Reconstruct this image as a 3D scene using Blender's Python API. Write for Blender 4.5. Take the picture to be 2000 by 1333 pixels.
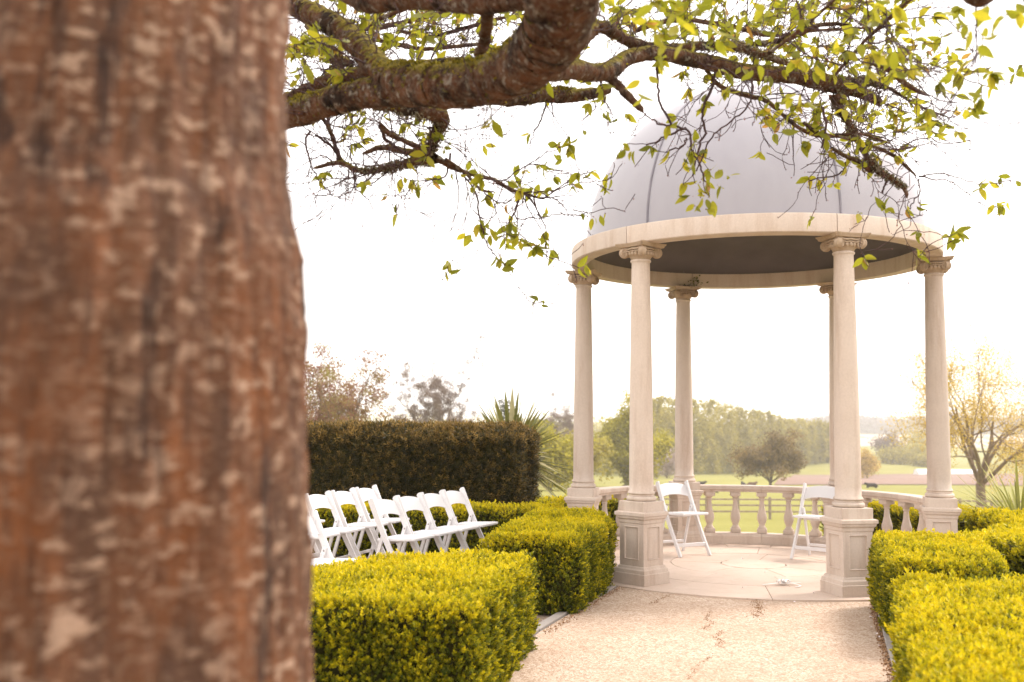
import bpy, bmesh, math, random
import numpy as np
from mathutils import Matrix, Vector, noise as mnoise
R_ = math.radians
rng = np.random.default_rng(7)
random.seed(7)
for o in list(bpy.data.objects):
    bpy.data.objects.remove(o)
SC = bpy.context.scene
COL = SC.collection

# ------------------------------------------------------------------ camera
EYE = 1.5
PITCH, ROLL, FPX = R_(4.6), 0.0076, 1944.0
_c, _s = math.cos(PITCH), math.sin(PITCH)
_cr, _sr = math.cos(ROLL), math.sin(ROLL)
FW = np.array([0, _c, _s]); _r0 = np.array([1.0, 0, 0]); _u0 = np.array([0, -_s, _c])
RT = _cr * _r0 + _sr * _u0
UP = _cr * _u0 - _sr * _r0
CAM = np.array([0, 0, EYE])
cd = bpy.data.cameras.new('camera'); cam = bpy.data.objects.new('camera', cd); COL.objects.link(cam)
m = Matrix.Identity(4)
for i in range(3):
    m[i][0], m[i][1], m[i][2], m[i][3] = RT[i], UP[i], -FW[i], CAM[i]
cam.matrix_world = m
cd.sensor_width = 36; cd.lens = 35; cd.sensor_fit = 'HORIZONTAL'
cd.clip_start = 0.05; cd.clip_end = 6000
cd.dof.use_dof = True; cd.dof.focus_distance = 8.3; cd.dof.aperture_fstop = 2.2
cd.dof.aperture_blades = 0
SC.camera = cam

# ------------------------------------------------------------------ sky, sun, exposure
SUN_EL, SUN_AZ = R_(50), R_(62)          # azimuth measured from +Y towards +X
w = bpy.data.worlds.new('World'); SC.world = w; w.use_nodes = True
nt = w.node_tree; nt.nodes.clear()
def N(t, kind, **k):
    n = t.nodes.new(kind)
    for a, b in k.items(): setattr(n, a, b)
    return n
out = N(nt, 'ShaderNodeOutputWorld'); bg = N(nt, 'ShaderNodeBackground'); bg.inputs[1].default_value = 0.085
sky = N(nt, 'ShaderNodeTexSky', sky_type='NISHITA'); sky.sun_disc = False
sky.sun_elevation = SUN_EL; sky.sun_rotation = SUN_AZ; sky.air_density = 1.0; sky.dust_density = 4.0
tc = N(nt, 'ShaderNodeTexCoord'); nz = N(nt, 'ShaderNodeTexNoise'); nz.inputs['Scale'].default_value = 1.6; nz.inputs['Detail'].default_value = 5
cr = N(nt, 'ShaderNodeValToRGB')         # a bright even overcast
cr.color_ramp.elements[0].position = 0.3; cr.color_ramp.elements[0].color = (11.2, 10.55, 10.2, 1)
cr.color_ramp.elements[1].position = 0.7; cr.color_ramp.elements[1].color = (13.6, 12.85, 12.4, 1)
mx = N(nt, 'ShaderNodeMix', data_type='RGBA'); mx.inputs[0].default_value = 0.86
nt.links.new(tc.outputs['Generated'], nz.inputs['Vector']); nt.links.new(nz.outputs[0], cr.inputs[0])
nt.links.new(sky.outputs[0], mx.inputs[6]); nt.links.new(cr.outputs[0], mx.inputs[7])
nt.links.new(mx.outputs[2], bg.inputs[0]); nt.links.new(bg.outputs[0], out.inputs[0])
sd = bpy.data.lights.new('sun', 'SUN'); sun = bpy.data.objects.new('sun', sd); COL.objects.link(sun)
sd.energy = 1.5; sd.angle = R_(16); sd.color = (1.0, 0.92, 0.85)
_sv = Vector((math.sin(SUN_AZ) * math.cos(SUN_EL), math.cos(SUN_AZ) * math.cos(SUN_EL), math.sin(SUN_EL)))
sun.rotation_euler = _sv.to_track_quat('Z', 'Y').to_euler(); sun.location = (8, 2, 12)
SC.view_settings.view_transform = 'Standard'; SC.view_settings.look = 'None'
SC.view_settings.gamma = 1; SC.view_settings.use_curve_mapping = False
SC.view_settings.exposure = 1.28
SC.render.engine = 'CYCLES'
cy = SC.cycles
cy.use_denoising = True; cy.max_bounces = 7; cy.diffuse_bounces = 4; cy.transmission_bounces = 4; cy.transparent_max_bounces = 6
cy.volume_bounces = 1; cy.use_adaptive_sampling = True; cy.adaptive_threshold = 0.02
cy.sample_clamp_indirect = 8

# ------------------------------------------------------------------ helpers
def at(px, py, Y):
    """a point of the place at distance Y, from where it shows in the photograph"""
    d = FW + RT * (px - 1000) / FPX - UP * (py - 666.5) / FPX
    return CAM + d * (Y / d[1])
def project(P):
    d = np.asarray(P) - CAM; k = d @ FW
    return 1000 + FPX * (d @ RT) / k, 666.5 - FPX * (d @ UP) / k, k

def tag(o, label=None, cat=None, group=None, kind=None):
    for k, v in (('label', label), ('category', cat), ('group', group), ('kind', kind)):
        if v: o[k] = v
    return o
def empty(name, loc=(0, 0, 0), rz=0, **k):
    o = bpy.data.objects.new(name, None); COL.objects.link(o); o.location = loc; o.rotation_euler.z = rz
    o.empty_display_size = 0.1
    return tag(o, **k)
def link(name, me, parent=None, mat=None, **k):
    o = bpy.data.objects.new(name, me); COL.objects.link(o)
    if parent: o.parent = parent
    if mat:
        me.materials.clear(); me.materials.append(mat)
    return tag(o, **k)
def mesh_arrays(name, V, F, tint=None, smooth=False):
    """F: (n,3) or (n,4) int array"""
    V = np.asarray(V, np.float32); F = np.asarray(F, np.int32); n, k = F.shape
    me = bpy.data.meshes.new(name)
    me.vertices.add(len(V)); me.vertices.foreach_set('co', V.ravel())
    me.loops.add(n * k); me.loops.foreach_set('vertex_index', F.ravel())
    me.polygons.add(n); me.polygons.foreach_set('loop_start', np.arange(0, n * k, k, dtype=np.int32))
    me.polygons.foreach_set('loop_total', np.full(n, k, np.int32))
    if smooth: me.polygons.foreach_set('use_smooth', np.ones(n, bool))
    me.update(calc_edges=True)
    if tint is not None:
        a = me.attributes.new('tint', 'FLOAT', 'FACE'); a.data.foreach_set('value', np.asarray(tint, np.float32))
    return me
def from_bm(bm, name, smooth=None, angle=40):
    me = bpy.data.meshes.new(name); bm.normal_update(); bm.to_mesh(me); bm.free()
    if smooth:
        me.polygons.foreach_set('use_smooth', np.ones(len(me.polygons), bool))
        me.set_sharp_from_angle(angle=R_(angle))
    return me
def bm_box(bm, x0, x1, y0, y1, z0, z1, M=None, bevel=0):
    vs = [bm.verts.new(Vector(p)) for p in ((x0,y0,z0),(x1,y0,z0),(x1,y1,z0),(x0,y1,z0),(x0,y0,z1),(x1,y0,z1),(x1,y1,z1),(x0,y1,z1))]
    fs = [bm.faces.new([vs[i] for i in f]) for f in ((0,3,2,1),(4,5,6,7),(0,1,5,4),(1,2,6,5),(2,3,7,6),(3,0,4,7))]
    if bevel:
        es = {e for f in fs for e in f.edges}
        r = bmesh.ops.bevel(bm, geom=list(es), offset=bevel, segments=1, affect='EDGES')
        vs = list({v for v in r['verts']} | {v for v in vs if v.is_valid})
    if M is not None: bmesh.ops.transform(bm, matrix=M, verts=vs)
    return vs
def bm_lathe(bm, prof, seg=32, M=None, cap=True):
    rings = []
    for r, z in prof:
        rings.append([bm.verts.new((r * math.cos(2*math.pi*i/seg), r * math.sin(2*math.pi*i/seg), z)) for i in range(seg)])
    for a, b in zip(rings, rings[1:]):
        for i in range(seg):
            j = (i + 1) % seg; bm.faces.new((a[i], a[j], b[j], b[i]))
    if cap: bm.faces.new(rings[0][::-1]); bm.faces.new(rings[-1])
    vs = [v for r in rings for v in r]
    if M is not None: bmesh.ops.transform(bm, matrix=M, verts=vs)
    return vs
def bm_sqstack(bm, prof, M=None):
    """square section mouldings: list of (half width, z)"""
    rings = [[bm.verts.new((sx*h, sy*h, z)) for sx, sy in ((-1,-1),(1,-1),(1,1),(-1,1))] for h, z in prof]
    for a, b in zip(rings, rings[1:]):
        for i in range(4):
            j = (i + 1) % 4; bm.faces.new((a[i], a[j], b[j], b[i]))
    bm.faces.new(rings[0][::-1]); bm.faces.new(rings[-1])
def bm_arc(bm, prof, a0, a1, seg, cx=0, cy=0):
    """closed (r,z) profile swept through an arc"""
    rings = []
    for i in range(seg + 1):
        a = a0 + (a1 - a0) * i / seg
        rings.append([bm.verts.new((cx + r*math.cos(a), cy + r*math.sin(a), z)) for r, z in prof])
    n = len(prof)
    for a, b in zip(rings, rings[1:]):
        for i in range(n):
            j = (i + 1) % n; bm.faces.new((a[i], b[i], b[j], a[j]))
    bm.faces.new(rings[0]); bm.faces.new(rings[-1][::-1])
    bmesh.ops.recalc_face_normals(bm, faces=bm.faces[:])
def tube_arrays(lines, sides=6, lump=0.0, seed=0):
    """lines: list of (n,4) arrays x,y,z,r -> V,F(quads)"""
    VV, FF, base = [], [], 0
    r_ = np.random.default_rng(seed)
    for L in lines:
        L = np.asarray(L, float); P = L[:, :3]; rad = L[:, 3]; n = len(P)
        if n < 2: continue
        T = np.gradient(P, axis=0); T /= np.linalg.norm(T, axis=1)[:, None] + 1e-9
        ref = np.array([0, 0, 1.0]) if abs(T[0][2]) < .9 else np.array([1.0, 0, 0])
        A = np.zeros_like(P); a = np.cross(T[0], ref); a /= np.linalg.norm(a)
        for i in range(n):
            a = a - T[i] * (a @ T[i]); a /= np.linalg.norm(a) + 1e-9; A[i] = a
        B = np.cross(T, A)
        ang = np.arange(sides) * 2 * np.pi / sides
        rr = rad[:, None] * np.ones(sides)[None, :]
        if lump: rr = rr * (1 + lump * r_.standard_normal((n, sides)))
        V = P[:, None, :] + rr[:, :, None] * (np.cos(ang)[None, :, None] * A[:, None, :] + np.sin(ang)[None, :, None] * B[:, None, :])
        idx = base + np.arange(n * sides).reshape(n, sides)
        a_, b_ = idx[:-1], idx[1:]
        F = np.stack([a_, np.roll(a_, -1, 1), np.roll(b_, -1, 1), b_], -1).reshape(-1, 4)
        VV.append(V.reshape(-1, 3)); FF.append(F); base += n * sides
        # closed tip
        cap = np.array([[idx[-1][k], idx[-1][(k+1) % sides], idx[-1][(k+2) % sides], idx[-1][(k+2) % sides]] for k in range(0)])
    return np.concatenate(VV), np.concatenate(FF)
def tube_mesh(name, lines, sides=6, lump=0.0, smooth=True, seed=0):
    V, F = tube_arrays(lines, sides, lump, seed)
    return mesh_arrays(name, V, F, smooth=smooth)
def smooth_line(P, k=6):
    """Catmull-Rom through the points (any width array)"""
    P = np.asarray(P, float); n = len(P); out = []
    for i in range(n - 1):
        p0, p1, p2, p3 = P[max(i-1, 0)], P[i], P[i+1], P[min(i+2, n-1)]
        for t in np.arange(k) / k:
            out.append(.5*((2*p1) + (-p0+p2)*t + (2*p0-5*p1+4*p2-p3)*t*t + (-p0+3*p1-3*p2+p3)*t**3))
    out.append(P[-1]); return np.array(out)
def frames(D, roll):
    """rotation matrices taking +Z to D with random roll"""
    D = D / (np.linalg.norm(D, axis=1)[:, None] + 1e-9)
    ref = np.where(np.abs(D[:, 2:3]) < .9, np.array([[0, 0, 1.0]]), np.array([[1.0, 0, 0]]))
    X = np.cross(ref, D); X /= np.linalg.norm(X, axis=1)[:, None] + 1e-9; Y = np.cross(D, X)
    c, s = np.cos(roll)[:, None], np.sin(roll)[:, None]
    X2, Y2 = c*X + s*Y, -s*X + c*Y
    return np.stack([X2, Y2, D], -1)       # columns
def scatter(tV, tF, pos, D, scale, roll, tint, ftint=None):
    """template copied to each pos; tint per copy + ftint per face"""
    M = frames(D, roll); n = len(pos)
    V = np.einsum('nij,vj->nvi', M, tV) * np.asarray(scale)[:, None, None] + pos[:, None, :]
    F = tF[None] + (np.arange(n) * len(tV))[:, None, None]
    t = np.repeat(np.asarray(tint)[:, None], len(tF), 1)
    if ftint is not None: t = t + ftint[None]
    return V.reshape(-1, 3), F.reshape(-1, tF.shape[1]), t.ravel()
def join(parts):
    VV, FF, TT, b = [], [], [], 0
    for V, F, t in parts:
        VV.append(V); FF.append(F + b); TT.append(t); b += len(V)
    return np.concatenate(VV), np.concatenate(FF), np.concatenate(TT)
def lowf(x, y, z, s, seed=0):
    """cheap smooth noise, about -1..1"""
    r = np.random.default_rng(seed); v = 0
    for k in range(6):
        a = r.normal(size=3) * s * (1 + .6 * k); v = v + np.sin(x*a[0] + y*a[1] + z*a[2] + r.uniform(0, 6.28)) / (1 + .5*k)
    return v / 2.2

# ------------------------------------------------------------------ materials
def mat(name, rough=0.7, spec=0.3):
    m = bpy.data.materials.new(name); m.use_nodes = True
    b = m.node_tree.nodes['Principled BSDF']; b.inputs['Roughness'].default_value = rough
    b.inputs['Specular IOR Level'].default_value = spec
    return m, m.node_tree, b
def noise_(t, scale, detail=6, rough=.55, vec=None, stretch=None, dim=None):
    n = N(t, 'ShaderNodeTexNoise'); n.inputs['Scale'].default_value = scale; n.inputs['Detail'].default_value = detail; n.inputs['Roughness'].default_value = rough
    co = N(t, 'ShaderNodeTexCoord').outputs['Object'] if vec is None else vec
    if stretch:
        mp = N(t, 'ShaderNodeMapping'); mp.inputs['Scale'].default_value = stretch
        t.links.new(co, mp.inputs[0]); co = mp.outputs[0]
    t.links.new(co, n.inputs['Vector']); return n.outputs[0]
def ramp(t, fac, stops):
    r = N(t, 'ShaderNodeValToRGB'); e = r.color_ramp.elements
    while len(e) < len(stops): e.new(0.5)
    for q, (p, c) in zip(e, stops):
        q.position = p; q.color = (c[0], c[1], c[2], 1) if hasattr(c, '__len__') else (c, c, c, 1)
    t.links.new(fac, r.inputs[0]); return r.outputs[0]
def mixc(t, f, a, b, mode='MIX'):
    x = N(t, 'ShaderNodeMix', data_type='RGBA', blend_type=mode)
    for s, i in ((f, 0), (a, 6), (b, 7)):
        if hasattr(s, 'is_output') or hasattr(s, 'links'): t.links.new(s, x.inputs[i])
        else: x.inputs[i].default_value = s if i == 0 else (s[0], s[1], s[2], 1)
    return x.outputs[2]
def bump(t, b, h, strength=.3, dist=.01):
    n = N(t, 'ShaderNodeBump'); n.inputs['Strength'].default_value = strength; n.inputs['Distance'].default_value = dist
    t.links.new(h, n.inputs['Height']); t.links.new(n.outputs[0], b.inputs['Normal'])

def stone_mat(name, a, b_, stain, lo=.5, hi=.75, tint=True):
    m, t, b = mat(name, .85, .2)
    oi = N(t, 'ShaderNodeObjectInfo')
    big = noise_(t, 3.0, 5); fine = noise_(t, 60, 6); st = noise_(t, 7, 7, .65, stretch=(1, 1, .14))
    c = mixc(t, ramp(t, big, [(.3, 0), (.7, 1)]), a, b_)
    c = mixc(t, ramp(t, st, [(lo, 0), (hi, .75)]), c, stain)
    c = mixc(t, .30, c, ramp(t, fine, [(.3, tuple(x*.82 for x in a)), (.7, tuple(min(1, x*1.12) for x in a))]), 'MIX')
    pits = N(t, 'ShaderNodeTexVoronoi'); pits.inputs['Scale'].default_value = 28
    t.links.new(N(t, 'ShaderNodeTexCoord').outputs['Object'], pits.inputs['Vector'])
    c = mixc(t, ramp(t, pits.outputs['Distance'], [(.03, .55), (.07, 0)]), c, tuple(x*.35 for x in a))
    if tint:
        v = N(t, 'ShaderNodeMapRange'); v.inputs[3].default_value = .9; v.inputs[4].default_value = 1.06
        t.links.new(oi.outputs['Random'], v.inputs[0])
        hv = N(t, 'ShaderNodeHueSaturation'); t.links.new(v.outputs[0], hv.inputs['Value']); t.links.new(c, hv.inputs['Color']); c = hv.outputs[0]
    t.links.new(c, b.inputs['Base Color']); bump(t, b, fine, .18, .003); return m
M_stone = stone_mat('cream_stone', (.61, .515, .44), (.55, .45, .375), (.33, .21, .14), .48, .74)
M_ring = stone_mat('ring_stone', (.62, .525, .45), (.57, .465, .38), (.38, .24, .15), .48, .74)
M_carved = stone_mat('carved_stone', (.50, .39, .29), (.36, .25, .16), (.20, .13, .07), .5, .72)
M_pave = stone_mat('paving_stone', (.60, .48, .40), (.54, .42, .33), (.44, .32, .23), .5, .8)
M_edging = stone_mat('edging_stone', (.38, .34, .31), (.30, .26, .23), (.28, .24, .20))

def lead_mat():
    m, t, b = mat('lead_roof', .42, .5)
    n1 = noise_(t, 3.2, 7, .65, stretch=(1, 1, .45)); n2 = noise_(t, 40, 5)
    c = mixc(t, ramp(t, n1, [(.3, 0), (.72, 1)]), (.31, .295, .322), (.355, .338, .366))
    t.links.new(c, b.inputs['Base Color'])
    t.links.new(ramp(t, n1, [(.3, .36), (.7, .5)]), b.inputs['Roughness']); bump(t, b, n2, .08, .004); return m
M_lead = lead_mat()
def plain(name, c, rough=.6, spec=.3, var=.15, scale=8, bmp=.1):
    m, t, b = mat(name, rough, spec)
    n = noise_(t, scale, 6)
    t.links.new(mixc(t, ramp(t, n, [(.3, 0), (.7, 1)]), tuple(x*(1-var) for x in c), tuple(min(1, x*(1+var)) for x in c)), b.inputs['Base Color'])
    if bmp: bump(t, b, noise_(t, scale*8, 4), bmp, .003)
    return m
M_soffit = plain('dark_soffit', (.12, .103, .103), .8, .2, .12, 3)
M_seam = plain('lead_seam', (.20, .185, .21), .45, .4)
M_white = plain('white_resin', (.72, .70, .70), .42, .4, .03, 6, .02)
M_bolt = plain('bolt_steel', (.25, .23, .22), .4, .5)
M_soil = plain('garden_soil', (.10, .065, .04), .95, .1, .4, 14, .6)
M_core = plain('hedge_twigs', (.045, .042, .012), .95, .05, .4, 20, .3)
M_petal = plain('petal', (.85, .76, .78), .6, .2, .05)
M_ribbon = plain('white_ribbon', (.82, .79, .77), .5, .3, .04)
M_fence = plain('weathered_rail', (.30, .24, .19), .85, .2, .2, 5)
M_tunnel = plain('white_polythene', (.85, .85, .85), .4, .4, .04)
M_cow = plain('dark_hide', (.035, .025, .022), .8, .2, .3)
M_cow2 = plain('brown_hide', (.12, .07, .045), .8, .2, .3)
M_hazed_bark = plain('hazed_bark', (.24, .18, .14), .9, .1, .3, 3)  # haze and bloom round the garden tree lightened into its bark colour
M_stem = plain('grey_brown_bark', (.16, .115, .085), .9, .1, .3, 3)

def leaf_mat(name, stops, trans=.45, rough=.5, spec=.25):
    m, t, b = mat(name, rough, spec)
    a = N(t, 'ShaderNodeAttribute'); a.attribute_name = 'tint'
    c = ramp(t, a.outputs['Fac'], stops)
    t.links.new(c, b.inputs['Base Color'])
    tr = N(t, 'ShaderNodeBsdfTranslucent'); t.links.new(c, tr.inputs[0])
    mx = N(t, 'ShaderNodeMixShader'); mx.inputs[0].default_value = trans
    t.links.new(b.outputs[0], mx.inputs[1]); t.links.new(tr.outputs[0], mx.inputs[2])
    t.links.new(mx.outputs[0], t.nodes['Material Output'].inputs[0]); return m
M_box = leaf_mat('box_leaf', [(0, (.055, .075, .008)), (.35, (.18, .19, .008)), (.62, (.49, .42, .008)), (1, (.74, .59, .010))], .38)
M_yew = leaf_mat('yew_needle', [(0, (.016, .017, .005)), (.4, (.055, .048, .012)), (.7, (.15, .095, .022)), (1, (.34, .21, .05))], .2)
M_cherry = leaf_mat('cherry_leaf', [(0, (.14, .155, .012)), (.5, (.33, .33, .022)), (.85, (.52, .45, .03)), (1, (.40, .22, .05))], .62, .4, .35)
M_yucca = leaf_mat('yucca_leaf', [(0, (.10, .11, .03)), (.5, (.19, .18, .05)), (1, (.55, .48, .28))], .25)
M_strap = leaf_mat('strap_leaf', [(0, (.17, .18, .04)), (.5, (.34, .33, .08)), (1, (.66, .60, .30))], .35)
M_gold = leaf_mat('gold_foliage', [(0, (.42, .29, .05)), (1, (.74, .54, .12))], .45)
M_spring = leaf_mat('spring_foliage', [(0, (.19, .17, .012)), (.5, (.36, .32, .03)), (1, (.56, .48, .05))], .45)
M_wood = leaf_mat('woodland_foliage', [(0, (.25, .21, .035)), (.5, (.37, .31, .05)), (1, (.50, .42, .08))], .45)
M_oak = leaf_mat('oak_foliage', [(0, (.12, .085, .03)), (1, (.32, .22, .08))], .35)
M_grey = leaf_mat('bare_twig_foliage', [(0, (.16, .11, .09)), (1, (.26, .19, .15))], .3)
M_red = leaf_mat('russet_foliage', [(0, (.24, .10, .08)), (.5, (.30, .17, .09)), (1, (.32, .28, .08))], .4)
M_ridge = leaf_mat('ridge_foliage', [(0, (.12, .10, .10)), (1, (.24, .20, .19))], .3)
M_dark = leaf_mat('dark_foliage', [(0, (.03, .035, .02)), (1, (.08, .085, .035))], .2)
M_pinkish = leaf_mat('blossom', [(0, (.35, .25, .22)), (1, (.60, .50, .47))], .4)

def bark_mat():
    m, t, b = mat('cherry_trunk_bark', .8, .25)
    co = N(t, 'ShaderNodeTexCoord').outputs['Object']
    lent = noise_(t, 25, 3, .5, co, (1, 1, 1.9)); lent2 = noise_(t, 48, 3, .5, co, (1, 1, 1.8)); patch = noise_(t, 7, 4, .6, co, (1, 1, .45))
    fur = noise_(t, 17, 5, .65, co, (1, 1, .12)); fur2 = noise_(t, 42, 4, .6, co, (1, 1, .14)); rust = noise_(t, 11, 5, .65, co, (1, 1, .3)); fine = noise_(t, 90, 6, .6, co, (1, 1, 1.5)); grey = noise_(t, 5, 4, .6, co, (1, 1, .4))
    base = mixc(t, ramp(t, rust, [(.36, 0), (.64, 1)]), (.055, .022, .010), (.165, .052, .012))
    base = mixc(t, ramp(t, fine, [(.3, 0), (.7, .45)]), base, (.11, .062, .038))
    base = mixc(t, ramp(t, grey, [(.38, 0), (.66, .5)]), base, (.090, .050, .030))
    pal = mixc(t, 1.0, ramp(t, lent, [(.545, 0), (.62, .95)]), ramp(t, patch, [(.36, .2), (.56, 1)]), 'MULTIPLY')
    pal2 = mixc(t, 1.0, ramp(t, lent2, [(.54, 0), (.64, .7)]), ramp(t, grey, [(.3, .35), (.6, 1)]), 'MULTIPLY')
    c = mixc(t, pal2, base, (.18, .108, .068)); c = mixc(t, pal, c, (.31, .205, .14))
    c = mixc(t, ramp(t, fur2, [(.40, .5), (.48, 0)]), c, (.045, .020, .011))
    c = mixc(t, ramp(t, fur, [(.35, .92), (.45, 0)]), c, (.022, .010, .006))
    t.links.new(c, b.inputs['Base Color'])
    h = mixc(t, .5, fur, lent); bump(t, b, h, .6, .03); return m
M_bark = bark_mat()
def limb_mat():
    m, t, b = mat('cherry_limb_bark', .9, .12)
    co = N(t, 'ShaderNodeTexCoord').outputs['Object']
    n1 = noise_(t, 12, 6, .6, co); n2 = noise_(t, 55, 5, .65, co); n3 = noise_(t, 6, 5, .6, co); n4 = noise_(t, 28, 4, .6, co)
    c = mixc(t, ramp(t, n1, [(.35, 0), (.65, 1)]), (.040, .020, .013), (.115, .048, .022))
    c = mixc(t, ramp(t, n2, [(.45, 0), (.7, .7)]), c, (.16, .125, .095)); c = mixc(t, ramp(t, n3, [(.36, .85), (.47, 0)]), c, (.018, .012, .009))  # near-black noise patches put the limb's shade into the bark colour
    c = mixc(t, ramp(t, n4, [(.57, 0), (.66, .7)]), c, (.25, .23, .19))
    g = N(t, 'ShaderNodeNewGeometry'); sx = N(t, 'ShaderNodeSeparateXYZ'); t.links.new(g.outputs['Normal'], sx.inputs[0])
    ad = N(t, 'ShaderNodeMath', operation='MULTIPLY_ADD'); ad.inputs[1].default_value = .55
    t.links.new(sx.outputs['Z'], ad.inputs[0]); t.links.new(n3, ad.inputs[2])
    moss = ramp(t, ad.outputs[0], [(.64, 0), (.82, .92)])
    mc = mixc(t, ramp(t, n2, [(.35, 0), (.65, 1)]), (.055, .048, .008), (.22, .165, .020))
    c = mixc(t, moss, c, mc)
    t.links.new(c, b.inputs['Base Color']); bump(t, b, mixc(t, .5, n2, n1), .8, .02); return m
M_limb = limb_mat()
M_twig = plain('twig_bark', (.062, .032, .032), .75, .3, .35, 9, .2)
M_lichen = leaf_mat('lichen', [(0, (.06, .05, .03)), (.5, (.22, .19, .12)), (1, (.34, .31, .22))], .1, .9, .1)
M_moss = leaf_mat('moss_tuft', [(0, (.05, .045, .008)), (.5, (.16, .13, .014)), (1, (.34, .26, .03))], .2, .9, .1)

def gravel_mat():
    m, t, b = mat('bound_gravel', .85, .25)
    co = N(t, 'ShaderNodeTexCoord').outputs['Object']
    v = N(t, 'ShaderNodeTexVoronoi'); v.inputs['Scale'].default_value = 105; t.links.new(co, v.inputs['Vector'])
    sp = N(t, 'ShaderNodeSeparateColor'); t.links.new(v.outputs['Color'], sp.inputs[0])
    c = ramp(t, sp.outputs[0], [(0, (.30, .195, .13)), (.18, (.44, .32, .23)), (.5, (.54, .42, .32)), (.8, (.61, .495, .395)), (1, (.68, .58, .49))])
    v2 = N(t, 'ShaderNodeTexVoronoi'); v2.inputs['Scale'].default_value = 55; t.links.new(co, v2.inputs['Vector'])
    s2 = N(t, 'ShaderNodeSeparateColor'); t.links.new(v2.outputs['Color'], s2.inputs[0])
    c = mixc(t, ramp(t, s2.outputs[1], [(.80, 0), (.92, .55)]), c, (.27, .16, .10))
    c = mixc(t, ramp(t, noise_(t, 1.3, 5, .6, co), [(.35, .35), (.65, 0)]), c, (.36, .22, .13))
    c = mixc(t, ramp(t, noise_(t, 9, 6, .7, co), [(.3, .35), (.6, 0)]), c, (.34, .22, .14))
    t.links.new(c, b.inputs['Base Color']); bump(t, b, v.outputs['Distance'], .6, .004); return m
M_gravel = gravel_mat()
def ground_mat(name, stops, s1=.06, s2=3, s3=40, k=.5):
    m, t, b = mat(name, .95, .1)
    co = N(t, 'ShaderNodeTexCoord').outputs['Object']
    a = ramp(t, noise_(t, s1, 6, .6, co), stops); bb = ramp(t, noise_(t, s2, 8, .7, co), stops)
    c = mixc(t, k, a, bb); t.links.new(c, b.inputs['Base Color']); bump(t, b, noise_(t, s3, 4, .6, co), .5, .03); return m
M_grass = ground_mat('pasture_grass', [(.3, (.19, .18, .045)), (.5, (.24, .225, .06)), (.7, (.31, .285, .09))])
M_plough = ground_mat('ploughed_soil', [(.3, (.19, .12, .095)), (.7, (.29, .20, .16))], .03, .5)
M_far = ground_mat('far_pasture', [(.3, (.20, .20, .07)), (.7, (.30, .28, .10))], .01, .1)
M_pale = ground_mat('pale_field', [(.3, (.38, .30, .24)), (.7, (.48, .40, .33))], .01, .1)
M_lawn = ground_mat('bed_soil', [(.3, (.20, .14, .10)), (.7, (.34, .26, .20))], 1, 12)

# ------------------------------------------------------------------ ground and fields
prof_y = [-30, 12.9, 13.6, 20, 30, 52, 100, 163, 200, 270, 350, 450, 600, 900, 1200, 1600, 2200]
prof_z = [-.02, -.02, -.12, -.9, -2.0, -3.5, -5.7, -9.0, -10.9, -13.6, -15.6, -14.6, -14.8, -14.0, -9, 0, 3]
def H(x, y):
    z = np.interp(y, prof_y, prof_z)
    return z + np.where(y > 25, np.minimum((y - 25) / 150., 1.2) * .35 * (np.sin(x*.045 + y*.02) + np.sin(x*.017 - y*.031 + 1)), 0)
def sheet(name, xs, ys, m, dz=0, kind='structure', clip=None):
    X, Y = np.meshgrid(xs, ys)
    if clip is not None: X, Y = clip(X, Y)
    Z = H(X, Y) + dz
    V = np.stack([X, Y, Z], -1).reshape(-1, 3); ny, nx = X.shape
    i = np.arange(ny*nx).reshape(ny, nx)
    F = np.stack([i[:-1, :-1], i[:-1, 1:], i[1:, 1:], i[1:, :-1]], -1).reshape(-1, 4)
    return link(name, mesh_arrays(name, V, F, smooth=True), None, m, kind=kind)
sx = np.concatenate([-np.geomspace(1300, 2, 40), np.linspace(-1, 1, 3), np.geomspace(2, 1700, 46)])
sy = np.concatenate([np.linspace(-30, 12.9, 12), np.linspace(13.3, 60, 40), np.geomspace(63, 1700, 70)])
sheet('grass_field', sx, sy, M_grass)
def trapez(X, Y):
    return X, Y
ys = np.linspace(188, 345, 24)
X, Y = np.meshgrid(np.linspace(0, 1, 30), ys)
Xp = (0.262 + .02*(Y-188)/157) * Y + X * 260
Z = H(Xp, Y) + .12
i = np.arange(X.size).reshape(X.shape)
link('ploughed_field', mesh_arrays('ploughed_field', np.stack([Xp, Y, Z], -1).reshape(-1, 3), np.stack([i[:-1, :-1], i[:-1, 1:], i[1:, 1:], i[1:, :-1]], -1).reshape(-1, 4), smooth=True), None, M_plough, kind='structure')
sheet('far_meadow', np.linspace(90, 420, 20), np.linspace(430, 640, 20), M_far, .15)
sheet('pale_field', np.linspace(200, 900, 24), np.linspace(700, 1120, 20), M_pale, .2)

# garden bed soil below the hedges and chairs
gy = sheet('garden_ground', np.linspace(-12, 12, 30), np.linspace(-6, 12.8, 30), M_lawn, .006)

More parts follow.
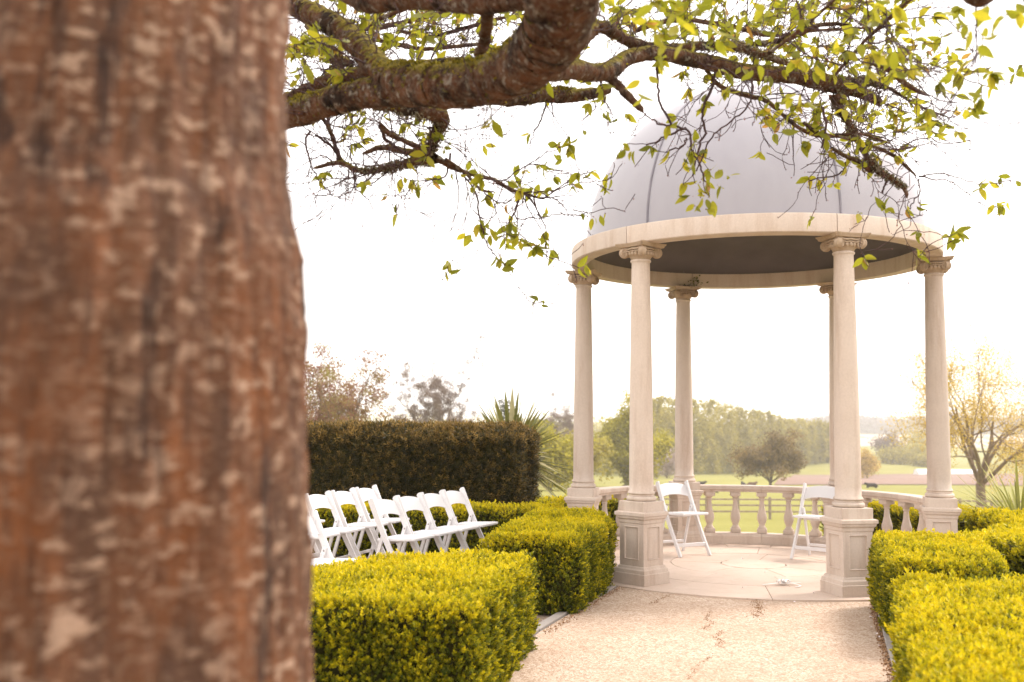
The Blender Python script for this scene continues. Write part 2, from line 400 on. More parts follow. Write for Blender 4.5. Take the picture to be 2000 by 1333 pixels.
# gravel path between the hedges, up to the round floor
GC = np.array([2.559, 10.636]); GR = 1.8325; GT = R_(-136.96); FLOOR_R = 2.13
Lp = [(-1.9, -.6), (-.72, 3.2), (-.147, 5.87), (.20, 7.2), (.50, 8.0), (.98, 9.2)]
Rp = [(.7, -.9), (1.42, 3.4), (2.24, 5.94), (2.65, 7.25), (3.05, 8.5), (3.25, 8.9)]
def resample(P, n):
    P = np.array(P, float); d = np.r_[0, np.cumsum(np.linalg.norm(np.diff(P, axis=0), axis=1))]
    s = np.linspace(0, d[-1], n); return np.stack([np.interp(s, d, P[:, k]) for k in range(P.shape[1])], -1)
A_, B_ = resample(Lp, 30), resample(Rp, 30)
X = A_[:, None, :] + (B_ - A_)[:, None, :] * np.linspace(0, 1, 12)[None, :, None]
V = np.concatenate([X, .004 + .004*lowf(X[..., :1], X[..., 1:], 0, 2.0, 3)], -1).reshape(-1, 3)
i = np.arange(30*12).reshape(30, 12)
path = link('gravel_path', mesh_arrays('gravel_path', V + [0, 0, .002], np.stack([i[:-1, :-1], i[:-1, 1:], i[1:, 1:], i[1:, :-1]], -1).reshape(-1, 4), smooth=True), None, M_gravel, kind='structure')

# edging stones each side
def edging(P, off, w, n, seed):
    r = np.random.default_rng(seed); Q = resample(P, n + 1)
    for k in range(n):
        a, b = Q[k], Q[k+1]; d = b - a; L = np.linalg.norm(d); d = d / L; nrm = np.array([-d[1], d[0]]) * off
        bm = bmesh.new(); bm_box(bm, -L/2 + .004, L/2 - .004, -w/2, w/2, -.08, .022 + r.uniform(-.004, .004), bevel=.004)
        o = link('edging_stone', from_bm(bm, 'edging_stone'), path, M_edging)
        c = (a + b) / 2 + nrm; o.location = (c[0], c[1], 0); o.rotation_euler.z = math.atan2(d[1], d[0]) + r.uniform(-.01, .01)
edging(Lp[1:], .05, .075, 9, 1); edging(Rp[1:], -.05, .075, 8, 2)
# a dirt strip with crumbs along the right edge and in the cracks
def crumbs(name, line, width, n, s, m, seed, lab=None):
    r = np.random.default_rng(seed); Q = resample(line, 400); k = r.integers(0, 400, n)
    pos = np.zeros((n, 3)); pos[:, :2] = Q[k] + r.normal(0, width, (n, 2)); pos[:, 2] = r.uniform(.006, .014, n)
    tV = np.array([(1, 0, 0), (0, 1, 0), (-1, 0, 0), (0, -1, 0), (0, 0, .8), (0, 0, -.8)]) * 1.0
    tF = np.array([(0, 1, 4), (1, 2, 4), (2, 3, 4), (3, 0, 4), (1, 0, 5), (2, 1, 5), (3, 2, 5), (0, 3, 5)])
    V, F, t = scatter(tV, tF, pos, r.normal(size=(n, 3)), r.uniform(.4, 1.3, n)*s, r.uniform(0, 6.28, n), r.uniform(0, 1, n))
    return link(name, mesh_arrays(name, V, F, t), path, m, kind='stuff')
def cline(pts): return [tuple(_onz(*p)[:2]) for p in pts]
def _onz(px, py, z=0):
    d = FW + RT * (px - 1000) / FPX - UP * (py - 666.5) / FPX
    return CAM + d * ((z - EYE) / d[2])
M_crumb = leaf_mat('path_crumb', [(0, (.20, .10, .05)), (.6, (.36, .21, .11)), (1, (.46, .31, .19))], .0, .9, .1)
crumbs('path_crack', cline([(1390, 1195), (1378, 1212), (1395, 1220), (1370, 1232), (1384, 1232)]), .011, 150, .0035, M_crumb, 1)
crumbs('path_crack', cline([(1412, 1235), (1396, 1248), (1415, 1258), (1398, 1262), (1418, 1270)]), .011, 150, .0035, M_crumb, 2)
crumbs('path_crack', cline([(1397, 1280), (1365, 1300), (1342, 1333)]), .010, 130, .0035, M_crumb, 3)
crumbs('path_crack', cline([(1476, 1172), (1482, 1188), (1478, 1208)]), .030, 260, .0045, M_crumb, 4)
crumbs('path_crack', cline([(1310, 1165), (1290, 1172), (1270, 1182)]), .014, 90, .004, M_crumb, 5)
crumbs('path_dirt', [(3.02, 8.45), (2.64, 7.25), (2.23, 5.94), (1.83, 4.6)], .014, 1100, .007, M_crumb, 6)
crumbs('path_dirt', [(.99, 9.15), (.56, 8.0), (.25, 7.2)], .025, 350, .006, M_crumb, 7)

# ------------------------------------------------------------------ round paved floor
floor_ = None
bm = bmesh.new(); bm_lathe(bm, [(FLOOR_R - .03, -.12), (FLOOR_R - .03, .004)], 96)
floor_ = link('paved_floor', from_bm(bm, 'paved_floor'), None, M_edging, kind='structure'); floor_.location = (GC[0], GC[1], 0)
def paving(r0, r1, n, phase, seed):
    r = np.random.default_rng(seed)
    cuts = phase + 2*math.pi*(np.arange(n) + r.uniform(-.12, .12, n)) / n; cuts = np.r_[cuts, cuts[0] + 2*math.pi]
    for k in range(n):
        a0, a1 = cuts[k], cuts[k+1]; bm = bmesh.new(); g = .0022; z = .020 + r.uniform(-.002, .002)
        seg = max(4, int((a1 - a0) * r1 * 6)); pts = []
        for i in range(seg + 1):
            a = a0 + g/r1 + (a1 - a0 - 2*g/r1) * i/seg; pts.append(((r1 - g)*math.cos(a), (r1 - g)*math.sin(a)))
        if r0 > 0:
            for i in range(seg, -1, -1):
                a = a0 + g/r0 + (a1 - a0 - 2*g/r0) * i/seg; pts.append(((r0 + g)*math.cos(a), (r0 + g)*math.sin(a)))
        lo = [bm.verts.new((x, y, -.02)) for x, y in pts]; hi = [bm.verts.new((x, y, z + .0015*x)) for x, y in pts]
        bm.faces.new(hi); nn = len(pts)
        for i in range(nn): bm.faces.new((lo[i], lo[(i+1) % nn], hi[(i+1) % nn], hi[i]))
        bmesh.ops.bevel(bm, geom=[e for e in bm.edges if e.verts[0].co.z > 0 and e.verts[1].co.z > 0], offset=.003, segments=1, affect='EDGES')
        link('paving_stone', from_bm(bm, 'paving_stone'), floor_, M_pave)
paving(0.0, .34, 1, 0, 1); paving(.34, .86, 7, .3, 2); paving(.86, 1.45, 11, .1, 3); paving(1.45, FLOOR_R, 15, .32, 4)

# ------------------------------------------------------------------ the domed stone temple
temple = empty('garden_temple', (GC[0], GC[1], 0), label='round stone garden temple with six columns under a grey lead dome', cat='gazebo')
ZP, HC = .77, 2.418; ZT = ZP + HC
def pedestal_mesh():
    bm = bmesh.new()
    w = .142
    bm_sqstack(bm, [(.182, .018), (.182, .115), (.176, .120), (.172, .150), (.160, .160), (.152, .178), (w, .182), (w, .20)])
    # die with recessed panels
    for k in range(4):
        M = Matrix.Rotation(k*math.pi/2, 4, 'Z')
        z0, z1, px = .20, .565, .076
        def q(pts): 
            f = bm.faces.new([bm.verts.new(M @ Vector(p)) for p in pts])
        a, b_, c, d = .25, .53, .012, .022
        def ring(o, i, yo, yi):
            (x0, z0_, x1, z1_), (u0, v0, u1, v1) = o, i
            O = [(x0, z0_), (x1, z0_), (x1, z1_), (x0, z1_)]; I = [(u0, v0), (u1, v0), (u1, v1), (u0, v1)]
            for s in range(4):
                t = (s + 1) % 4
                q([(O[s][0], -yo, O[s][1]), (O[t][0], -yo, O[t][1]), (I[t][0], -yi, I[t][1]), (I[s][0], -yi, I[s][1])])
        ring((-w, z0, w, z1), (-px-.012, a-.012, px+.012, b_+.012), w, w)
        ring((-px-.012, a-.012, px+.012, b_+.012), (-px-.006, a-.006, px+.006, b_+.006), w, w+.006)
        ring((-px-.006, a-.006, px+.006, b_+.006), (-px, a, px, b_), w+.006, w-.010)
        ring((-px, a, px, b_), (-px+.02, a+.02, px-.02, b_-.02), w-.010, w-.010)
        q([(-px+.02, -w+.010, a+.02), (px-.02, -w+.010, a+.02), (px-.02, -w+.010, b_-.02), (-px+.02, -w+.010, b_-.02)])
    bm_sqstack(bm, [(w, .565), (w+.006, .575), (w+.008, .600), (w+.022, .615), (w+.026, .635), (w+.036, .640), (w+.036, .668), (w+.020, .676)])
    bm_sqstack(bm, [(.147, .676), (.147, .765), (.143, .770)])
    bmesh.ops.remove_doubles(bm, verts=bm.verts[:], dist=.0005)
    bmesh.ops.recalc_face_normals(bm, faces=bm.faces[:])
    return from_bm(bm, 'pedestal')
def shaft_mesh():
    bm = bmesh.new(); pr = []
    zb, zt = .095, HC - .185
    for k in range(25):
        t = k / 24; r = .113 - .027 * (t ** 1.6); z_ = zb + (zt - zb) * t
        pr.append((r, z_))
    pr = [(.124, .078), (.122, .086)] + pr + [(.088, zt + .004), (.097, zt + .012), (.099, zt + .020), (.096, zt + .028), (.086, zt + .033), (.086, zt + .05)]
    bm_lathe(bm, pr, 40); return from_bm(bm, 'column', True, 50)
def base_mesh():
    bm = bmesh.new(); pr = [(.12, .0)]
    for k in range(9):
        a = -math.pi/2 + math.pi*k/8; pr.append((.120 + .020*math.cos(a), .022 + .022*math.sin(a)))
    pr += [(.124, .047), (.117, .056), (.121, .064)]
    for k in range(7):
        a = -math.pi/2 + math.pi*k/6; pr.append((.120 + .009*math.cos(a), .072 + .008*math.sin(a)))
    pr += [(.118, .082)]
    bm_lathe(bm, pr, 40); return from_bm(bm, 'column_base', True, 60)
def capital_mesh():
    bm = bmesh.new(); z0 = HC - .140
    bm_lathe(bm, [(.085, z0 - .015), (.092, z0 - .006), (.100, z0 + .012), (.118, z0 + .030), (.122, z0 + .045), (.112, z0 + .058), (.105, z0 + .10)], 32)
    # abacus with hollowed sides and cut corners
    def abac(h, z):
        ring = []
        for k in range(4):
            c, s = math.cos(k*math.pi/2), math.sin(k*math.pi/2)
            for i in range(9):
                u = -1 + 2*i/8; x = u*h*.90; y = -h + .20*h*(1 - u*u); 
                ring.append(bm.verts.new((x*c - y*s, x*s + y*c, z)))
        return ring
    rs = [abac(.150, HC - .040), abac(.166, HC - .034), abac(.170, HC - .018), abac(.180, HC - .012), abac(.182, HC)]
    for a, b in zip(rs, rs[1:]):
        for i in range(len(a)):
            j = (i + 1) % len(a); bm.faces.new((a[i], a[j], b[j], b[i]))
    bm.faces.new(rs[0][::-1]); bm.faces.new(rs[-1])
    # diagonal volutes: spiral rolls on both faces of each corner
    for k in range(4):
        for sgn in (1, -1):
            cang = k*math.pi/2 + math.pi/4
            nrm = Vector((math.cos(cang - sgn*math.pi/3.1), math.sin(cang - sgn*math.pi/3.1), 0))
            tang = Vector((0, 0, 1)).cross(nrm); 
            out_ = Vector((math.cos(cang), math.sin(cang), 0))
            if tang.dot(out_) < 0: tang = -tang
            cen = out_*.152 + nrm*.006 + Vector((0, 0, HC - .088))
            pts = []
            for i in range(34):
                a = i/33*2.35*2*math.pi; r = .047*(1 - .80*i/33)
                p = cen + tang*(r*math.sin(a)) + Vector((0, 0, 1))*(r*math.cos(a)) + nrm*(.010 + .010*i/33)
                pts.append((p.x, p.y, p.z, .0085*(1 - .35*i/33)))
            V, F = tube_arrays([pts], 6); vs = [bm.verts.new(v) for v in V]
            for f in F: bm.faces.new([vs[q] for q in f])
            Mx = Matrix.Translation(cen) @ Vector((0, 0, 1)).rotation_difference(nrm).to_matrix().to_4x4()
            bm_lathe(bm, [(.048, -.020), (.050, -.004), (.046, .008), (.030, .012)], 20, Mx)
            bmesh.ops.create_icosphere(bm, subdivisions=2, radius=.011, matrix=Matrix.Translation(cen + nrm*.020))
            # canalis joining the volute to the middle of the face
            p0 = cen + Vector((0, 0, .044)) + nrm*.008; 
            fx = Vector((math.cos(cang - sgn*math.pi/4), math.sin(cang - sgn*math.pi/4), 0))
            p1 = fx*.128 + Vector((0, 0, HC - .052))
            L = [(*(p0.lerp(p1, t) - Vector((0, 0, .010*math.sin(math.pi*t)))), .009) for t in np.linspace(0, 1, 6)]
            L2 = [(x - 0, y, z - .022, .006) for x, y, z, r in L]
            for LL in (L, L2):
                V, F = tube_arrays([LL], 6); vs = [bm.verts.new(v) for v in V]
                for f in F: bm.faces.new([vs[q] for q in f])
    for k in range(4):
        fa = k*math.pi/2
        for j in (-1, 0, 1):
            a = fa + j*.32; M = Matrix.Translation((math.cos(a)*.117, math.sin(a)*.117, HC - .098)) @ Matrix.Diagonal((.017, .017, .024, 1))
            bmesh.ops.create_icosphere(bm, subdivisions=2, radius=1, matrix=M)
            M = Matrix.Translation((math.cos(a)*.112, math.sin(a)*.112, HC - .062)) @ Matrix.Diagonal((.010, .010, .016, 1))
            bmesh.ops.create_icosphere(bm, subdivisions=1, radius=1, matrix=M)
    bmesh.ops.recalc_face_normals(bm, faces=bm.faces[:])
    return from_bm(bm, 'capital', True, 50)
me_p, me_s, me_b, me_c = pedestal_mesh(), shaft_mesh(), base_mesh(), capital_mesh()
for k in range(6):
    a = GT + k*math.pi/3; x, y = GR*math.cos(a), GR*math.sin(a)
    p = link('pedestal', me_p, temple, M_stone); p.location = (x, y, 0); p.rotation_euler.z = a + math.pi/2
    c = link('column', me_s, temple, M_stone); c.location = (x, y, ZP); c.rotation_euler.z = a + math.pi/2
    b = link('column_base', me_b, c, M_stone)
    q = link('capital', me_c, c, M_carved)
# ring stones, with the joints above the columns
for k in range(6):
    a0 = GT + k*math.pi/3 - R_(3.2); bm = bmesh.new(); g = .0035/1.9
    bm_arc(bm, [(1.755, ZT+.002), (1.905, ZT+.002), (1.918, ZT+.012), (1.918, ZT + .165), (1.910, ZT+.180), (1.80, ZT+.196), (1.755, ZT+.168)], a0 + g, a0 + math.pi/3 - g, 26)
    me = from_bm(bm, 'ring_stone', True, 30); link('ring_stone', me, temple, M_ring)
bm = bmesh.new(); bm_arc(bm, [(1.775, ZT+.01), (1.900, ZT+.01), (1.900, ZT+.16), (1.775, ZT+.16)], 0, 2*math.pi - 1e-3, 96)
link('joint_mortar', from_bm(bm, 'joint_mortar', True, 30), temple, plain('mortar', (.62, .52, .44), .95, .1))
# dome shell of lead sheets, with rolls between them
ZD, RD = ZT + .182, 1.762
bm = bmesh.new(); nz_, ns = 30, 120
def dome_pt(a, t, R=RD): return (R*math.cos(a)*math.cos(t), R*math.sin(a)*math.cos(t), ZD + R*math.sin(t)*.985)
rings = [[bm.verts.new(dome_pt(2*math.pi*i/ns, t*math.pi/2*.985)) for i in range(ns)] for t in np.linspace(0, 1, nz_)]
for a, b in zip(rings, rings[1:]):
    for i in range(ns): bm.faces.new((a[i], a[(i+1) % ns], b[(i+1) % ns], b[i]))
bm.faces.new(rings[-1])
for f in bm.faces: f.smooth = True
dome = link('dome', from_bm(bm, 'dome', True, 60), temple, M_lead)
for k in range(6):
    a = GT + k*math.pi/3 + R_(.8)
    L = [(*dome_pt(a, t, RD + .004), .011) for t in np.linspace(.0, math.pi/2*.97, 40)]
    link('dome_seam', tube_mesh('dome_seam', [L], 8), dome, M_seam)
    L = [(*dome_pt(a + .012, t, RD + .002), .004) for t in np.linspace(.0, math.pi/2*.97, 40)]
bm = bmesh.new(); bm_lathe(bm, [(.10, ZD+RD*.98-.02), (.10, ZD+RD*.985+.02), (.05, ZD+RD*.985+.06), (.06, ZD+RD*.985+.12), (.02, ZD+RD*.985+.18)], 24)
link('finial', from_bm(bm, 'finial', True), dome, M_seam)
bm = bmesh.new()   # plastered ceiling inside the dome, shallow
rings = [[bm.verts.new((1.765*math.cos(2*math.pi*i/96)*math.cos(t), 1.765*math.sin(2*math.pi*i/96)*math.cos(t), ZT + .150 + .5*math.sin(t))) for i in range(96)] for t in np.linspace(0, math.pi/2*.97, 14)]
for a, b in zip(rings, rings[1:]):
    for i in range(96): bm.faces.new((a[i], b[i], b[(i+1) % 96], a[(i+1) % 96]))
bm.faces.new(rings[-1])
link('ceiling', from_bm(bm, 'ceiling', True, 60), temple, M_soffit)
# small weeds and moss growing at the back-left ring joint
def weed(parent, loc, n, s, m, seed, name='weed'):
    r = np.random.default_rng(seed)
    tV = np.array([(0, 0, 0), (.35, .1, .5), (0, 0, 1), (-.35, .1, .5)]); tF = np.array([(0, 1, 2), (0, 2, 3)])
    pos = np.array(loc) + r.normal(0, 1, (n, 3))*s
    V, F, t = scatter(tV, tF, pos, r.normal(size=(n, 3)), r.uniform(.6, 1.4, n)*.03, r.uniform(0, 6, n), r.uniform(0, 1, n))
    return link(name, mesh_arrays(name, V, F, t), parent, m, kind='stuff')
aE = GT + 4*math.pi/3
weed(temple, (1.72*math.cos(aE-.07), 1.72*math.sin(aE-.07), ZT+.06), 60, (.04, .03, .035), M_yucca, 3)
weed(temple, (1.74*math.cos(aE), 1.74*math.sin(aE), ZT), 50, (.05, .04, .012), M_dark, 4)

# balustrades in the three back bays
def baluster_mesh():
    bm = bmesh.new(); zb, zt = .150, .652
    h = zt - zb
    def sq(hw, z0, z1): bm_box(bm, -hw, hw, -hw, hw, z0, z1, bevel=.003)
    sq(.058, zb, zb + .055)
    P = [(.050, .055), (.051, .065), (.044, .076), (.036, .090), (.034, .100), (.044, .125), (.056, .160), (.060, .190), (.057, .220), (.046, .260), (.036, .300), (.030, .345), (.027, .385), (.027, .395), (.034, .400), (.035, .412), (.028, .418), (.030, .422), (.042, .440), (.056, .448)]
    bm_lathe(bm, [(r, zb + z) for r, z in P], 24); sq(.060, zb + .448, zt)
    return from_bm(bm, 'baluster', True, 45)
me_bal = baluster_mesh()
bays = [(4, 5, 'stone balustrade bay between the far left and back left columns'), (3, 4, 'stone balustrade bay across the back of the round floor behind the two white chairs'), (2, 3, 'stone balustrade bay curving to the rightmost column, box hedge behind it')]
for lo, hi, lab in bays:
    t = empty('balustrade', (GC[0], GC[1], 0), label=lab, cat='balustrade', group='balustrades between the back columns')
    a0, a1 = GT + lo*math.pi/3 + .082, GT + hi*math.pi/3 - .082; am = (a0 + a1)/2
    for u, v in ((a0, am - .001), (am + .001, a1)):
        bm = bmesh.new(); bm_arc(bm, [(GR-.078, .672), (GR-.072, .652), (GR+.072, .652), (GR+.078, .672), (GR+.098, .684), (GR+.100, .720), (GR+.092, .730), (GR-.092, .730), (GR-.100, .720), (GR-.098, .684)], u, v, 14)
        link('rail', from_bm(bm, 'rail', True, 30), t, M_stone)
        bm = bmesh.new(); bm_arc(bm, [(GR-.105, .012), (GR+.105, .012), (GR+.105, .118), (GR+.088, .138), (GR+.080, .150), (GR-.080, .150), (GR-.088, .138), (GR-.105, .118)], u, v, 14)
        link('plinth', from_bm(bm, 'plinth', True, 30), t, M_stone)
    nB = 5
    for k in range(nB):
        a = GT + lo*math.pi/3 + math.pi/3*(k + 1)/6
        b = link('baluster', me_bal, t, M_stone); b.location = (GR*math.cos(a), GR*math.sin(a), 0); b.rotation_euler.z = a

# ------------------------------------------------------------------ folding chairs
def chair_parts():
    W = .205; out = {}
    def leg(side):
        bm = bmesh.new(); n = 14; pr = []
        for k in range(n + 1):
            t = k/n; x = .215 - .415*t - .02*math.sin(math.pi*t); z = .785*t
            pr.append((x, z, .019 + .006*t))
        tv = []
        for x, z, hw in pr:
            tv.append([bm.verts.new((x + dx, W*side + dy, z + dx*.35)) for dx, dy in ((-hw, -.011), (hw, -.011), (hw, .011), (-hw, .011))])
        for a, b in zip(tv, tv[1:]):
            for i in range(4): bm.faces.new((a[i], a[(i+1) % 4], b[(i+1) % 4], b[i]))
        bm.faces.new(tv[0][::-1])
        top = pr[-1]; last = tv[-1]
        for k in range(1, 5):
            a = k*math.pi/10; hw = top[2]*math.cos(a); zz = top[1] + .020*math.sin(a)
            cur = [bm.verts.new((top[0] + dx, W*side + dy, zz + dx*.35)) for dx, dy in ((-hw, -.011), (hw, -.011), (hw, .011), (-hw, .011))]
            for i in range(4): bm.faces.new((last[i], last[(i+1) % 4], cur[(i+1) % 4], cur[i]))
            last = cur
        bm.faces.new(last)
        bmesh.ops.recalc_face_normals(bm, faces=bm.faces[:]); return from_bm(bm, 'front_leg')
    out['front_leg'] = [leg(-1), leg(1)]
    def rear(side):
        bm = bmesh.new(); w_ = W - .028
        a, b = Vector((-.075, 0, .54)), Vector((-.235, 0, 0)); rows = []
        for k in range(9):
            t = k/8; p = a.lerp(b, t); hw = .016
            rows.append([bm.verts.new((p.x + dx, w_*side + dy, p.z)) for dx, dy in ((-hw, -.010), (hw, -.010), (hw, .010), (-hw, .010))])
        for p_, q_ in zip(rows, rows[1:]):
            for i in range(4): bm.faces.new((p_[i], p_[(i+1) % 4], q_[(i+1) % 4], q_[i]))
        bm.faces.new(rows[0]); bm.faces.new(rows[-1][::-1]); bmesh.ops.recalc_face_normals(bm, faces=bm.faces[:]); return from_bm(bm, 'rear_leg')
    out['rear_leg'] = [rear(-1), rear(1)]
    bm = bmesh.new(); n = 14; rows = []                        # curved back panel
    for k in range(n + 1):
        u = -1 + 2*k/n; y = u*(W - .011); top = .755 + .026*(1 - u*u); bot = .625 + .030*(1 - abs(u)**2.5); 
        xc = -.175 - .018*(1 - u*u)
        rows.append([bm.verts.new((xc + (.7 - z)*.53*0 + sx - (z - .70)*.5, y, z)) for z, sx in ((bot, -.007), (bot, .007), (top, .007), (top, -.007))])
    for a, b in zip(rows, rows[1:]):
        for i in range(4): bm.faces.new((a[i], a[(i+1) % 4], b[(i+1) % 4], b[i]))
    bm.faces.new(rows[0][::-1]); bm.faces.new(rows[-1]); bmesh.ops.recalc_face_normals(bm, faces=bm.faces[:])
    bmesh.ops.bevel(bm, geom=[e for e in bm.edges if e.calc_face_angle(0) > 1.0], offset=.003, segments=1, affect='EDGES')
    out['backrest'] = [from_bm(bm, 'backrest', True, 40)]
    bm = bmesh.new(); M = Matrix.Translation((0, 0, .438)) @ Matrix.Rotation(R_(-3), 4, 'Y')
    bm_box(bm, -.150, .235, -.178, .178, 0, .026, M, bevel=.006)
    out['seat'] = [from_bm(bm, 'seat', True, 30)]
    sl = []
    for k in range(6):
        bm = bmesh.new(); y = -.15 + k*.052
        bm_box(bm, -.13, .215, y, y + .040, .0262, .0300, M, bevel=.0015); sl.append(from_bm(bm, 'seat_slat'))
    out['seat_slat'] = sl
    bm = bmesh.new(); bm_box(bm, .150 - .007, .150 + .007, -W + .011, W - .011, .10, .140, bevel=.003); out['front_stretcher'] = [from_bm(bm, 'front_stretcher')]
    bm = bmesh.new(); bm_box(bm, -.205 - .006, -.205 + .006, -W + .038, W - .038, .105, .135, bevel=.003); out['rear_stretcher'] = [from_bm(bm, 'rear_stretcher')]
    bm = bmesh.new(); bm_box(bm, -.085, -.060, -W + .038, W - .038, .405, .428, bevel=.003); out['seat_crossbar'] = [from_bm(bm, 'seat_crossbar')]
    bl = []
    for s in (-1, 1):
        bm = bmesh.new(); bm_lathe(bm, [(.008, -.004), (.008, .002), (.004, .005)], 12, Matrix.Translation((-.078, s*(W - .028) , .515)) @ Matrix.Rotation(R_(90), 4, 'X') @ Matrix.Translation((0, 0, .010)))
        bl.append(from_bm(bm, 'bolt', True))
    out['bolt'] = bl
    return out
CP = chair_parts()
def chair(x, y, fx, fy, label, group, z=.006):
    t = empty('folding_chair', (x, y, z), math.atan2(fy, fx), label=label, cat='chair', group=group)
    seat = None
    for k in ('seat', 'front_leg', 'rear_leg', 'backrest', 'seat_slat', 'front_stretcher', 'rear_stretcher', 'seat_crossbar', 'bolt'):
        for me in CP[k]:
            o = link(k, me, seat if k == 'seat_slat' else t, M_bolt if k == 'bolt' else M_white)
            if k == 'seat': seat = o
    return t
G1, G2 = 'white folding chairs in rows for the ceremony', 'white folding chairs under the dome'
def row_chair(pa, pb, lab, face=None):
    """from its two back-post tops, near then far"""
    pa, pb = np.array(pa), np.array(pb); d = (pb - pa); d = d/np.linalg.norm(d); f = np.array([d[1], -d[0]])
    c = (pa + pb)/2 + f*.20; chair(c[0], c[1], f[0], f[1], lab, G1)
d1 = np.array([.417, .909]); p = np.array([-1.233, 8.846])
labs = ['white folding chair nearest the low hedge in the front row, near leg fully seen', 'second white folding chair of the front row, counting away from the camera',
        'third white folding chair of the front row, counting away from the camera', 'white folding chair at the far end of the front row, beside the hedge corner']
for k in range(4):
    a = p + d1*.440*k; row_chair(a, a + d1*.428, labs[k])
row_chair(np.array([-1.491, 7.66]) - d1*.43, [-1.491, 7.66], 'white folding chair half hidden by the tree trunk, lowest in the picture')
d2 = np.array([.325, .946]); p = np.array([-1.924, 9.374])
labs = ['white folding chair of the back row, its backrest emerging beside the tree trunk', 'white folding chair in the middle of the back row, between two others', 'white folding chair standing highest in the picture, at the far end of the back row']
for k in range(3):
    a = p + d2*.50*k; row_chair(a, a + d2*.45, labs[k])
a = p - d2*.50; row_chair(a, a + d2*.45, 'white folding chair of the back row almost wholly behind the tree trunk')
row_chair([-2.45, 10.1], [-2.27, 10.5], 'white folding chair behind the back row with only its seat corner in view')
chair(1.95, 11.38, .47, -.88, 'white folding chair under the dome by the left front column', G2, .022)
chair(3.366, 11.075, -.62, -.785, 'white folding chair under the dome half behind the right front column', G2, .022)
chair(4.22, 7.03, -.93, .36, 'white folding chair cut off at the right edge of the picture', G1)

# ------------------------------------------------------------------ hedges
def sprig(nl, L, ll, lw, seed, spread=.75):
    r = np.random.default_rng(seed); V, F, T = [], [], []
    for k in range(nl):
        z = L*(.15 + .85*k/nl); a = k*2.4 + r.uniform(-.4, .4); s = 1 - .25*k/nl
        d = np.array([math.cos(a)*spread, math.sin(a)*spread, .75 + .6*k/nl]); d /= np.linalg.norm(d)
        side = np.cross(d, [0, 0, 1]); side /= np.linalg.norm(side) + 1e-9
        up = np.cross(side, d)
        p = np.array([0, 0, z]); b = len(V)
        V += [p, p + d*ll*s*.5 + side*lw*s*.5 + up*lw*.12, p + d*ll*s, p + d*ll*s*.5 - side*lw*s*.5 + up*lw*.12]
        F += [(b, b+1, b+2), (b, b+2, b+3)]; T += [.28*k/nl - .14 + r.uniform(-.06, .06)]*2
    return np.array(V), np.array(F), np.array(T)
box_t = [sprig(7, .045, .023, .0118, s) for s in range(4)]
far_t = [sprig(6, .050, .027, .0145, s + 10) for s in range(4)]
yew_t = [sprig(7, .060, .036, .009, s + 20, 1.0) for s in range(4)]
def inside(P, poly):
    x, y = P[:, 0], P[:, 1]; c = np.zeros(len(P), bool); n = len(poly)
    for i in range(n):
        (x1, y1), (x2, y2) = poly[i], poly[(i+1) % n]
        c ^= ((y1 > y) != (y2 > y)) & (x < (x2 - x1)*(y - y1)/(y2 - y1 + 1e-12) + x1)
    return c
def edge_dist(P, poly):
    d = np.full(len(P), 9.); n = len(poly)
    for i in range(n):
        a, b = np.array(poly[i]), np.array(poly[(i+1) % n]); ab = b - a
        t = np.clip(((P - a) @ ab)/(ab @ ab), 0, 1); d = np.minimum(d, np.linalg.norm(P - a - t[:, None]*ab, axis=1))
    return d
def round_poly(poly, r=.08, n=4):
    out = []; m = len(poly)
    for i in range(m):
        p0, p1, p2 = (np.array(poly[j % m], float) for j in (i-1, i, i+1))
        a, b = p0 - p1, p2 - p1; la, lb = np.linalg.norm(a), np.linalg.norm(b); rr = min(r, la*.4, lb*.4)
        A, B = p1 + a/la*rr, p1 + b/lb*rr
        for k in range(n + 1):
            t = k/n; out.append(tuple((1-t)**2*A + 2*t*(1-t)*p1 + t*t*B))
    return out
